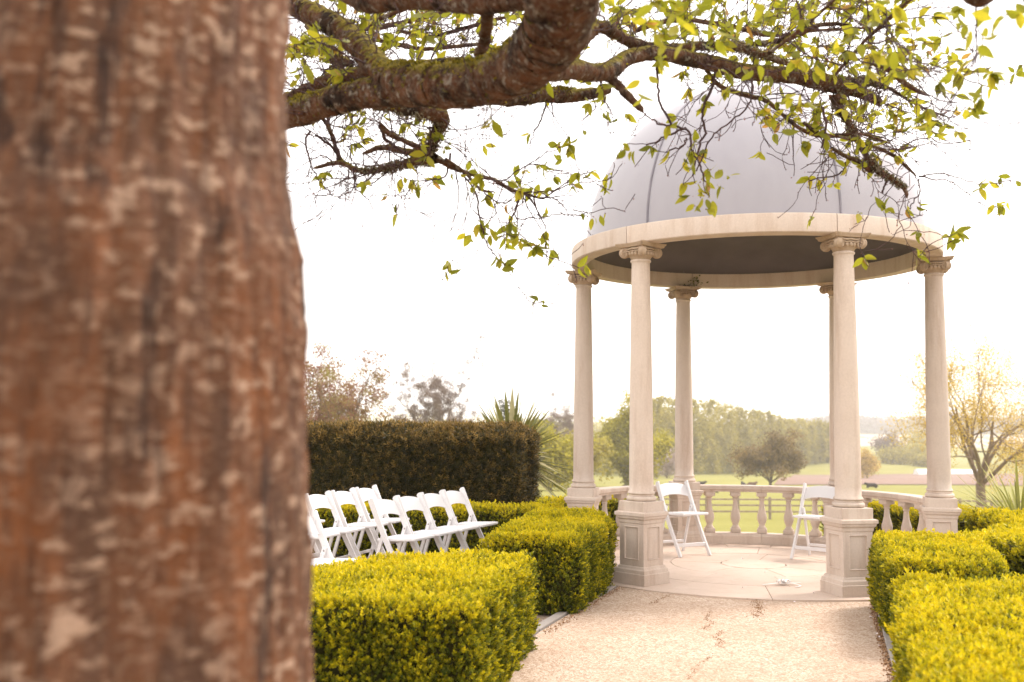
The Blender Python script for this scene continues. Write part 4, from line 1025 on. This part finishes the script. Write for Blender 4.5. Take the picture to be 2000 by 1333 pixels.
for L in fine:
    W_ = smooth_line(px_line(L), 5); W_[1:-1, :3] += rg.normal(0, .0035, (len(W_)-2, 3)); W_[:, 3] = np.maximum(W_[:, 3], .0026); twigs.append(W_)
    n = len(W_)
    for i in range(int(n*.25), n):
        if rg.random() < .55:
            dd = (W_[min(i+1, n-1), :3] - W_[max(i-1, 0), :3]); nodes.append((W_[i, :3].copy(), dd/np.linalg.norm(dd), 0))
        if rg.random() < .20:
            dd = (W_[min(i+1, n-1), :3] - W_[max(i-1, 0), :3]); dd = dd/np.linalg.norm(dd) + rg.normal(0, .7, 3); grow(W_[i, :3], dd, rg.uniform(.06, .16), .0020, 0, rg, 0)
    nodes.append((W_[-1, :3].copy(), W_[-1, :3] - W_[-2, :3], -1))
V, F = tube_arrays([t_ for t_ in twigs], 4)
link('twigs', mesh_arrays('twigs', V - CO, F, smooth=True), cherry, M_twig, kind='stuff')
# leaf shapes
def leaf_shape(fold, curl):
    xs = [0, .16, .38, .62, .84, 1.0]; ws = [.0, .30, .46, .40, .20, .0]; V, F = [], []
    for x, wd in zip(xs, ws):
        zc = -curl*x*x
        V += [(wd*.5, wd*.5*fold, 0), (0, 0, 0), (-wd*.5, wd*.5*fold, 0)]
        for k in (-1, -2, -3): V[k] = (V[k][0], V[k][1] + zc, x)
    for i in range(5):
        b = i*3
        if i == 0: F += [(b+1, b+3, b+4), (b+1, b+4, b+5)]
        elif i == 4: F += [(b, b+4, b+1), (b+1, b+4, b+2)]
        else: F += [(b, b+3, b+4), (b, b+4, b+1), (b+1, b+4, b+5), (b+1, b+5, b+2)]
    return np.array(V, float), np.array(F)
LS = [leaf_shape(.25, .10), leaf_shape(.5, .3), leaf_shape(.1, .22), leaf_shape(.7, .05)]
LP, LD, LSz = [], [], []
extra = [(1375, 400, 4.9), (1370, 380, 4.9), (1385, 350, 4.9), (1350, 330, 4.95), (1400, 330, 4.95), (1340, 315, 5), (1365, 365, 4.9), (1410, 360, 4.95), (1360, 405, 4.9), (1345, 390, 4.9), (1425, 345, 5), (1395, 400, 4.9),
         (1775, 408, 5.6), (1770, 412, 5.6), (1790, 405, 5.6), (1130, 523, 5.5), (1140, 520, 5.5), (1195, 344, 5.6), (1185, 352, 5.6), (1160, 422, 5.5), (1172, 424, 5.5), (1055, 592, 5.4), (1050, 588, 5.4),
         (985, 520, 5.4), (992, 515, 5.4), (978, 505, 5.4), (970, 500, 5.4), (945, 440, 5.3), (935, 445, 5.3), (915, 455, 5.3), (925, 440, 5.3), (960, 440, 5.3), (990, 445, 5.4), (1000, 460, 5.4), (965, 455, 5.3), (975, 465, 5.4), (1010, 470, 5.4), (1050, 365, 5.5), (1040, 370, 5.5), (1064, 378, 5.5),
         (1220, 285, 4.9), (1214, 292, 4.9), (1232, 290, 4.9), (790, 352, 5.2), (800, 355, 5.2), (818, 356, 5.2), (885, 340, 5.1), (910, 338, 5.1), (1945, 400, 6), (1960, 405, 6), (1970, 398, 6), (1955, 350, 6), (1975, 352, 6), (1958, 360, 6)]
for px, py, Y in extra:
    for j in range(2):
        nodes.append((at(px, py, Y) + rg.normal(0, .012, 3), np.array([0, 0, -1.]), -2))
def zone(px, py):
    if px > 1160 and py < 150: return .20
    if px > 1160: return .085
    if py < 130: return .12
    if px < 800: return .03
    return .075
for q, d, lv in nodes:
    px, py, k = project(q)
    if k < .5: continue
    pr = zone(px, py)
    if px < 540 or px > 2080 or py < -120: pr *= .35
    if lv == -2: pr = 1
    elif lv == -1: pr = min(1, pr*1.5)
    if rg.random() > (pr if lv == -2 else pr*.62): continue
    m_ = 1 if lv == -2 else rg.integers(2, 6)
    for j in range(m_):
        dd = d/np.linalg.norm(d)*.5 + rg.normal(0, .72, 3) + np.array([0, 0, -.42]); LP.append(q + rg.normal(0, .004, 3)); LD.append(dd/np.linalg.norm(dd)); LSz.append(rg.uniform(.045, .088))
# a few big out-of-focus leaves that hang nearer
for px, py, Y in [(1300, 30, 3.2), (1330, 45, 3.3), (1365, 20, 3.3), (1400, 15, 3.3), (1345, 70, 3.4), (1290, 60, 3.2), (1420, 60, 3.5), (1310, 95, 3.6), (1385, 75, 3.5), (1255, 170, 3.8), (1268, 185, 3.8), (1475, 125, 3.9), (1540, 190, 4), (1530, 240, 4.1), (1575, 200, 4), (1880, 40, 3.3), (1900, 45, 3.3), (1920, 60, 3.4), (1940, 30, 3.4), (1965, 30, 3.4), (1985, 40, 3.4), (1870, 30, 3.3), (1710, 10, 3.6), (1745, 15, 3.6), (1700, 30, 3.6), (1890, 210, 4.6), (1700, 105, 4), (1690, 95, 4), (1285, 5, 3.2), (1440, 30, 3.5), (1500, 30, 3.8), (1930, 90, 3.6), (1990, 10, 3.3)]:
    for j in range(2):
        LP.append(at(px, py, Y) + rg.normal(0, .02, 3)); dd = rg.normal(0, .6, 3) + np.array([.1, 0, -.5]); LD.append(dd/np.linalg.norm(dd)); LSz.append(rg.uniform(.060, .085))
LP, LD, LSz = np.array(LP), np.array(LD), np.array(LSz); nL = len(LP)
P2 = np.array([project(q) for q in LP]); vis = (P2[:, 0] > 560) & (P2[:, 0] < 2000) & (P2[:, 1] > 0) & (P2[:, 1] < 700)
score = LSz/P2[:, 2]*vis; order = np.argsort(-score); top = set(order[:300].tolist())
roll = rg.uniform(0, 6.28, nL); tint = np.clip(rg.normal(.5, .22, nL) + .3*(rg.random(nL) < .06), 0, 1); shp = rg.integers(0, 4, nL)
leafm = []
for s in range(4):
    for tt in (.2, .42, .6, .8):
        V, F = LS[s]; leafm.append(mesh_arrays('leaf', V, F, np.full(len(F), tt), smooth=True)); leafm[-1].materials.append(M_cherry)
fr = frames(LD, roll)
for i in sorted(top):
    k = int(np.argmin(np.abs(np.array([.2, .42, .6, .8]) - tint[i])))
    o = bpy.data.objects.new('leaf', leafm[shp[i]*4 + k]); COL.objects.link(o); o.parent = cherry
    M = Matrix([[*(fr[i][r_]*LSz[i]), LP[i][r_] - CO[r_]] for r_ in range(3)] + [[0, 0, 0, 1]]); o.matrix_local = M
parts = []
rest = np.array([i not in top for i in range(nL)])
for s in range(4):
    k = rest & (shp == s); parts.append(scatter(LS[s][0], LS[s][1], LP[k] - CO, LD[k], LSz[k], roll[k], tint[k]))
V, F, T = join(parts)
link('leaves', mesh_arrays('leaves', V, F, T, smooth=True), cherry, M_cherry, kind='stuff')
# buds and fruit stalk dots on twigs
tV = np.array([(1, 0, 0), (0, 1, 0), (-1, 0, 0), (0, -1, 0), (0, 0, 1.6), (0, 0, -1.6)]); tF = np.array([(0, 1, 4), (1, 2, 4), (2, 3, 4), (3, 0, 4), (1, 0, 5), (2, 1, 5), (3, 2, 5), (0, 3, 5)])
bp = np.array([q for q, d, l in nodes]); bp = bp[rg.random(len(bp)) < .45]; n = len(bp)
V, F, T = scatter(tV, tF, bp - CO + rg.normal(0, .006, (n, 3)), rg.normal(size=(n, 3)), rg.uniform(.002, .0042, n), rg.uniform(0, 6, n), rg.uniform(0, 1, n))
link('buds', mesh_arrays('buds', V, F, T), cherry, leaf_mat('bud', [(0, (.10, .03, .04)), (1, (.30, .10, .06))], .1), kind='stuff')
# lichen crust on the right limb, moss tufts on top of the main limb
def tufts(name, lines, rngs, n, m, size, mode, seed):
    r = np.random.default_rng(seed); pos, nr = [], []
    for W_, (a, b) in zip(lines, rngs):
        L = len(W_); 
        for k in range(n):
            u = r.uniform(a, b)*(L-1); i = int(min(u, L-2)); f = u - i; c = W_[i, :3]*(1-f) + W_[i+1, :3]*f; rr = W_[i, 3]*(1-f) + W_[i+1, 3]*f
            t = W_[i+1, :3] - W_[i, :3]; t /= np.linalg.norm(t) + 1e-9; v = r.normal(0, 1, 3)
            if mode == 'top': v = v*.45 + np.array([0, 0, 1.])
            v -= t*(v @ t); v /= np.linalg.norm(v) + 1e-9
            if lowf(*(c + v*rr), 9, 77) < -.15: continue
            pos.append(c + v*rr*.99); nr.append(v + r.normal(0, .5, 3))
    pos, nr = np.array(pos), np.array(nr); n_ = len(pos)
    tV = np.array([(0, 0, 0), (.22, 0, .5), (0, 0, 1), (-.22, 0, .5)]); tF = np.array([(0, 1, 2), (0, 2, 3)])
    V, F, T = scatter(tV, tF, pos - CO, nr, r.uniform(.5, 1.4, n_)*size, r.uniform(0, 6, n_), r.uniform(0, 1, n_))
    link(name, mesh_arrays(name, V, F, T), cherry, m, kind='stuff')
BRd = dict(zip(names, BR))
tufts('lichen', [BRd['right'], BRd['upper'], BRd['knot'], BRd['right_down'], BRd['right_tip'], BRd['low_b']], [(.55, 1), (.5, 1), (.1, 1), (0, .9), (.1, .6), (0, .6)], 1500, M_lichen, .016, 'all', 5)
tufts('moss', [BRd['main'], BRd['left'], BRd['mid']], [(.45, 1), (.0, .6), (0, .7)], 7000, M_moss, .015, 'top', 6)

# ------------------------------------------------------------------ trees of the park
def cloud(clumps, n, size, seed, tsd=.25, flat=1.0):
    """clumps: (x,y,z,r) -> leaf quads"""
    r = np.random.default_rng(seed); C = np.array(clumps); wts = C[:, 3]**2; k = r.choice(len(C), n, p=wts/wts.sum())
    v = r.normal(size=(n, 3)); v /= np.linalg.norm(v, axis=1)[:, None]; rad = r.random(n)**(1/2.4)
    pos = C[k, :3] + v*(rad*C[k, 3])[:, None]*np.array([1, 1, flat])
    tV = np.array([(-.5, 0, 0), (0, .35, .1), (.5, 0, 0), (0, -.35, .1)]); tF = np.array([(0, 1, 2), (0, 2, 3)])
    cl = r.normal(.5, tsd, len(C))
    return scatter(tV, tF, pos, v + r.normal(0, .6, (n, 3)), r.uniform(.6, 1.4, n)*size, r.uniform(0, 6, n), np.clip(cl[k] + r.normal(0, .15, n), 0, 1))
def tree(name, x, y, h, wd, m, label, seed, leaves=5000, size=.3, trunk=.25, crown0=.25, forks=6, lv=3, clumpr=.16, group=None, bare=False, zb=None, bark=M_stem, spread=.55, flat=.9, solid=0, shell=.5):
    r = np.random.default_rng(seed); z = float(H(np.array(x), np.array(y))) if zb is None else zb
    root = empty(name, (x, y, z), label=label, cat='tree', group=group)
    lines, ends = [], []
    def br(p, d, L, r0, l):
        n = 7; P = [(*p, r0)]; q = np.array(p, float); d = d/np.linalg.norm(d)
        for k in range(n):
            d = d + r.normal(0, .13, 3) + np.array([0, 0, .03]); d /= np.linalg.norm(d); q = q + d*L/n; P.append((*q, max(r0*(1 - .6*(k+1)/n), .012)))
            if l > 0 and k >= 2 and r.random() < .62:
                dd = d + r.normal(0, spread, 3); br(q, dd, L*r.uniform(.5, .75), r0*.5*(1 - .5*k/n), l-1)
            if l <= 1 and k > 2: ends.append(q.copy())
        lines.append(np.array(P)); ends.append(q.copy())
    th = h*crown0
    T = [(0, 0, -.2, trunk*1.35), (0, 0, .3, trunk*1.05), (r.normal(0, .1), r.normal(0, .1), th, trunk*.85)]
    lines.append(smooth_line(np.array(T), 4))
    for k in range(forks):
        a = k*2*math.pi/forks + r.uniform(-.4, .4); e = r.uniform(.5, 1.3)
        br((T[-1][0], T[-1][1], th*r.uniform(.85, 1.0)), np.array([math.cos(a)*math.cos(e), math.sin(a)*math.cos(e), math.sin(e)]), (h - th)*r.uniform(.55, .8), trunk*.5, lv-1)
    # fit the crown to the wanted height and width
    E = np.array(ends); sz = (h*.97 - th)/max(1e-3, np.percentile(E[:, 2], 95) - th); sxy = (wd/2)/max(1e-3, np.percentile(np.hypot(E[:, 0], E[:, 1]), 96))
    def fit(P):
        P = np.array(P); Q = P.copy(); up = P[:, 2] > th*.85; f = np.where(up, 1.0, 0)[:, None]
        Q[:, 2] = np.where(P[:, 2] > th, th + (P[:, 2] - th)*sz, P[:, 2]); Q[:, :2] = np.where(f > 0, P[:, :2]*sxy, P[:, :2]); return Q
    lines = [fit(L) for L in lines]; E = fit(E)
    link('trunk', tube_mesh('trunk', lines[:1], 12), root, bark)
    link('branches', tube_mesh('branches', lines[1:], 5), root, bark, kind='stuff')
    k = r.permutation(len(E))[:900]; cr_ = wd*clumpr/2
    cl = [(*e, cr_*r.uniform(.5, 1.3)) for e in E[k]]
    if solid:
        cl = cl[:solid // 3]
        lobes = [(r.uniform(-.45, .45)*wd*.5, r.uniform(-.45, .45)*wd*.5, r.uniform(.35, .72), r.uniform(.45, .72)) for _ in range(6)] + [(0, 0, .55, .85)]
        for _ in range(solid):
            lx, ly, lz, lr = lobes[r.integers(0, len(lobes))]; v = r.normal(size=3); v /= np.linalg.norm(v); q = shell + (1 - shell)*r.random()
            px_, py_ = lx + v[0]*q*lr*wd*.5, ly + v[1]*q*lr*wd*.5; pz = th*.8 + (h - th*.8)*np.clip(lz + v[2]*q*lr*.52, 0.02, .97)
            hyp = math.hypot(px_, py_)/(wd*.5)
            if hyp > 1: px_, py_ = px_/hyp, py_/hyp
            if pz > th*.8 + (h - th*.8)*(1.0 - .38*min(1, hyp)**2): continue
            cl.append((px_, py_, pz, cr_*r.uniform(.4, .9)))
    V, F, T = cloud(cl, leaves, size, seed + 1, flat=flat)
    link('crown', mesh_arrays('crown', V, F, T), root, m, kind='stuff')
    return root
def pxx(px, Y): return float(at(px, 823, Y)[0])
tree('field_tree', pxx(1503, 163), 163, 8.2, 11.5, M_oak, 'round brownish oak standing alone in the pasture behind the temple', 21, 22000, .30, .26, .14, 8, 3, .26, flat=.75, solid=260, shell=.3)
tree('garden_tree', pxx(1912, 62), 62, 9.8, 12.5, M_gold, 'spreading tree with thin yellow leaves and forked trunk at the right edge', 26, 36000, .09, .30, .19, 9, 4, .15, spread=.6, bark=M_hazed_bark)
tree('green_tree', pxx(1222, 165), 165, 12.4, 13.0, M_spring, 'broad bright green tree behind the left front column', 23, 28000, .42, .3, .03, 9, 3, .26, solid=320, shell=.3)
tree('russet_tree', pxx(640, 62), 62, 9.8, 9.5, M_red, 'russet and yellow green tree above the yew hedge beside the trunk', 24, 26000, .13, .25, .12, 8, 4, .16, solid=230, shell=.45)
tree('bare_tree', pxx(852, 125), 125, 15.2, 12.0, M_grey, 'wide nearly bare tree with open rounded crown above the yew hedge', 25, 36000, .13, .32, .25, 9, 4, .12, solid=260, shell=.55)
tree('bare_tree', pxx(1092, 210), 210, 17.0, 10.5, M_grey, 'pale nearly bare tree left of the far left column', 28, 20000, .18, .35, .25, 8, 4, .18, solid=150, shell=.7)
tree('conifer', pxx(986, 150), 150, 11.6, 4.6, M_dark, 'narrow dark tree behind the yucca', 29, 9000, .34, .22, .1, 6, 3, .5, solid=200, shell=.3)
tree('dark_tree', pxx(1030, 170), 170, 10.5, 7.0, M_dark, 'low dark tree between the yucca and the pale bare tree', 30, 6000, .42, .22, .1, 6, 3, .5, solid=200, shell=.3)
tree('bushy_tree', pxx(1075, 120), 120, 6.6, 8.5, M_spring, 'low bright bushy tree left of the far left column', 31, 11000, .38, .2, .05, 8, 3, .45, solid=200, shell=.3)
tree('bushy_tree', pxx(1128, 145), 145, 8.0, 7.5, M_wood, 'olive bushy tree directly behind the far left column', 32, 9000, .42, .2, .05, 8, 3, .45, solid=200, shell=.3)
tree('grey_tree', pxx(800, 170), 170, 9.0, 16, M_grey, 'low grey thicket tree on the skyline beside the wide bare tree', 33, 14000, .26, .25, .1, 8, 3, .4, solid=200, shell=.3)
tree('grey_tree', pxx(905, 180), 180, 10.0, 14, M_grey, 'low grey thicket tree on the skyline behind the yucca', 37, 14000, .26, .25, .1, 8, 3, .4, solid=200, shell=.3)
tree('blossom_bush', pxx(1302, 255), 255, 6.6, 8.0, M_pinkish, 'pale blossoming bush at the foot of the wood', 34, 9000, .42, .2, .05, 8, 3, .5, solid=200, shell=.3)
tree('golden_tree', pxx(1692, 300), 300, 7.6, 8.0, M_gold, 'round golden tree just right of the right front column', 35, 9000, .45, .25, .08, 7, 3, .5, solid=200, shell=.3)
for k, (px, Y, h, wd, lab) in enumerate([(1728, 430, 11, 14, 'hazy grey tree right of the golden tree'), (1752, 415, 6, 16, 'hazy green bush below the hazy grey tree'), (1782, 440, 7, 10, 'small hazy bush in the far meadow'), (1800, 520, 12, 22, 'hazy tree clump behind the far right column'), (1798, 400, 4.2, 9, 'low hazy bush above the white polytunnel')]):
    tree('hazy_tree', pxx(px, Y), Y, h, wd, M_wood if k else M_grey, lab, 60 + k, 4000, .8, .3, .06, 7, 3, .5, solid=160, shell=.3)
# the wood: tall trees that read as one mass
def wood(name, specs, m, size, per, seed, label=None):
    r = np.random.default_rng(seed); parts = []
    for px, Y, topy, wd in specs:
        x = pxx(px, Y); z = float(H(np.array(x), np.array(Y))); zt = at(px, topy, Y)[2]; h = zt - z
        cl = []
        for k in range(44):
            t = r.uniform(.04, 1); rr = wd/2*(1 - .75*abs(t - .38)**1.3/.6); a = r.uniform(0, 6.28); q = rr*r.uniform(.1, .75)
            cl.append((x + q*math.cos(a), Y + q*math.sin(a), z + h*t*.95, max(.8, rr*.36)))
        parts.append(cloud(cl, per, size, seed + int(px) + int(Y), .2, 1.5))
    V, F, T = join(parts)
    o = link(name, mesh_arrays(name, V, F, T), None, m, kind='stuff'); tag(o, label, 'wood'); return o
r = np.random.default_rng(9); sp = []
for px in np.arange(1240, 1640, 7):
    top = np.interp(px, [1262, 1300, 1345, 1400, 1450, 1500, 1545, 1600, 1640], [770, 768, 772, 776, 790, 801, 814, 818, 822]) + r.uniform(-1.5, 3)
    Y = np.interp(px, [1262, 1640], [295, 420]); sp.append((px + r.uniform(-2, 2), Y + r.uniform(-6, 6), top, r.uniform(6.5, 9)))
    sp.append((px + r.uniform(-2, 2), Y + 18 + r.uniform(-6, 6), top + r.uniform(0, 4), r.uniform(8, 10)))
wood('wood', sp, M_wood, .74, 950, 3, 'long pale green wood of tall trees sloping down across the back of the pasture')
sp = [(px, r.uniform(1150, 1250), np.interp(px, [1500, 1560, 1620, 1700, 1760, 1850, 2050], [822, 819, 812, 813, 816, 815, 812]) + r.uniform(-2, 4), r.uniform(26, 46)) for px in np.arange(1490, 2100, 9)]
wood('far_wood', sp, M_ridge, 2.9, 600, 5, 'hazy blue grey line of woodland along the far hill')
sp = [(px, r.uniform(520, 640), np.interp(px, [-300, 560, 1130, 1300], [806, 806, 812, 815]) + r.uniform(-3, 5), r.uniform(16, 26)) for px in np.arange(-300, 1300, 12)]
wood('skyline_wood', sp, M_wood, 1.3, 350, 6, 'hazy low line of trees on the skyline left of the temple')
sp = [(px, r.uniform(300, 330), 880 + r.uniform(-4, 4), r.uniform(8, 12)) for px in np.arange(1040, 1270, 10)]
wood('hedgerow', sp, M_spring, .7, 420, 7, 'bright green hedgerow across the pasture left of the temple')

# ------------------------------------------------------------------ post and rail fence
fx0, fx1, FYd = -3.0, 30.0, 52.0
fence = empty('post_and_rail_fence', (fx0, FYd, 0), label='weathered post and rail fence crossing the pasture beyond the balustrade', cat='fence')
xs = np.arange(fx0, fx1, 1.64)
bm = bmesh.new(); bm_box(bm, -.065, .065, -.05, .05, -.3, 1.15, bevel=.01); me = from_bm(bm, 'post')
for x in xs:
    o = link('post', me, fence, M_fence); o.location = (x - fx0, 0, float(H(np.array(x), np.array(FYd))))
for k in range(len(xs) - 1):
    za, zb_ = (float(H(np.array(v), np.array(FYd))) for v in (xs[k], xs[k+1]))
    for hz in (.40, .72, 1.02):
        bm = bmesh.new(); L = 1.64
        bm_box(bm, .0, L, -.085, -.052, -.045, .045, bevel=.006)
        o = link('rail', from_bm(bm, 'rail'), fence, M_fence); o.location = (xs[k] - fx0, 0, za + hz); o.rotation_euler.y = -math.atan2(zb_ - za, L)
# ------------------------------------------------------------------ white polytunnel
X0, X1, YT = pxx(1786, 338), pxx(1910, 338), 338
zt = float(H(np.array(X0), np.array(YT)))
tun = empty('polytunnel', ((X0+X1)/2, YT, zt), label='long low white polytunnel beyond the ploughed field on the right', cat='polytunnel')
bm = bmesh.new(); n = 12; Lh = (X1 - X0)/2
ra = [[bm.verts.new((s*Lh, 2.2*math.cos(math.pi*i/n), 1.9*math.sin(math.pi*i/n))) for i in range(n+1)] for s in (-1, 1)]
for i in range(n): bm.faces.new((ra[0][i], ra[1][i], ra[1][i+1], ra[0][i+1]))
for q in ra: bm.faces.new(q)
bmesh.ops.recalc_face_normals(bm, faces=bm.faces[:]); link('cover', from_bm(bm, 'cover', True, 50), tun, M_tunnel)
for k in range(9):
    x = -Lh + 2*Lh*k/8; L = [(x, 2.22*math.cos(a), 1.92*math.sin(a), .04) for a in np.linspace(0, math.pi, 13)]
    link('hoop', tube_mesh('hoop', [L], 5), tun, M_fence)
# ------------------------------------------------------------------ cattle
def cow_mesh(lying, seed):
    me = bpy.data.meshes.new('cow'); r = random.Random(seed); zc = .48 if lying else 1.0
    v = [(0, 0, zc), (.45, 0, zc + .03), (.75, 0, zc + .05), (-.5, 0, zc + .05), (-.8, 0, zc), (1.0, 0, zc + .25), (1.2, .05, zc + .33), (1.42, .08, zc + .18), (-.92, 0, zc - .15), (-.95, 0, zc - .5 if not lying else .12),
         (1.17, .16, zc + .45), (1.17, -.10, zc + .45)]
    rad = [.36, .35, .28, .36, .26, .17, .15, .09, .03, .03, .04, .04]; e = [(0, 1), (1, 2), (0, 3), (3, 4), (2, 5), (5, 6), (6, 7), (4, 8), (8, 9), (6, 10), (6, 11)]
    for sx, sy, b in ((.62, .2, 2), (.62, -.2, 2), (-.7, .2, 4), (-.7, -.2, 4)):
        i = len(v)
        if lying: v += [(sx + .05, sy*1.6, .25), (sx + .30, sy*2.0, .10), (sx + .05, sy*2.2, .06)]; rad += [.13, .08, .06]
        else: v += [(sx, sy, zc - .3), (sx + (-.08 if b == 4 else .02), sy, .5), (sx, sy, .03)]; rad += [.13, .08, .06]
        e += [(b, i), (i, i+1), (i+1, i+2)]
    me.from_pydata(v, e, []); o = bpy.data.objects.new('cow', me); COL.objects.link(o)
    s = o.modifiers.new('s', 'SKIN'); o.modifiers.new('d', 'SUBSURF').levels = 1
    for i, q in enumerate(me.skin_vertices[0].data): q.radius = (rad[i], rad[i]); q.use_root = i == 0
    dg = bpy.context.evaluated_depsgraph_get(); dg.update(); m2 = bpy.data.meshes.new_from_object(o.evaluated_get(dg))
    bpy.data.objects.remove(o); m2.polygons.foreach_set('use_smooth', np.ones(len(m2.polygons), bool)); return m2
cl_, cs_ = cow_mesh(True, 1), cow_mesh(False, 2)
for px, Y, me, m_, rz, lab in [(1366, 185, cl_, M_cow, .2, 'dark cow lying in the pasture just right of the back left column'), (1392, 128, cl_, M_cow, 1.7, 'dark cow lying low behind the balustrade, nearest of the herd on the left'), (1451, 140, cs_, M_cow, 1.5, 'dark cow standing end on just above the balustrade rail'),
                               (1466, 180, cl_, M_cow2, .4, 'brown cow lying left of the lone oak'), (1701, 172, cl_, M_cow, 3.0, 'dark cow lying at the edge of the ploughed field on the right')]:
    x = pxx(px, Y); o = link('cow', me.copy(), None, m_, label=lab, cat='cow', group='cattle in the pasture'); o.location = (x, Y, float(H(np.array(x), np.array(Y))) - .02); o.rotation_euler.z = rz

# ------------------------------------------------------------------ air
bm = bmesh.new(); bm_box(bm, -1800, 2400, -60, 2300, -22, 17)
haze = link('haze', from_bm(bm, 'haze'), None, None, kind='stuff')
hm = bpy.data.materials.new('haze'); hm.use_nodes = True; hm.node_tree.nodes.clear()
ho = N(hm.node_tree, 'ShaderNodeOutputMaterial'); hv = N(hm.node_tree, 'ShaderNodeVolumePrincipled')
hv.inputs['Color'].default_value = (.94, .93, .94, 1); hv.inputs['Density'].default_value = .0005; hv.inputs['Anisotropy'].default_value = .2
hm.node_tree.links.new(hv.outputs[0], ho.inputs['Volume']); haze.data.materials.append(hm)
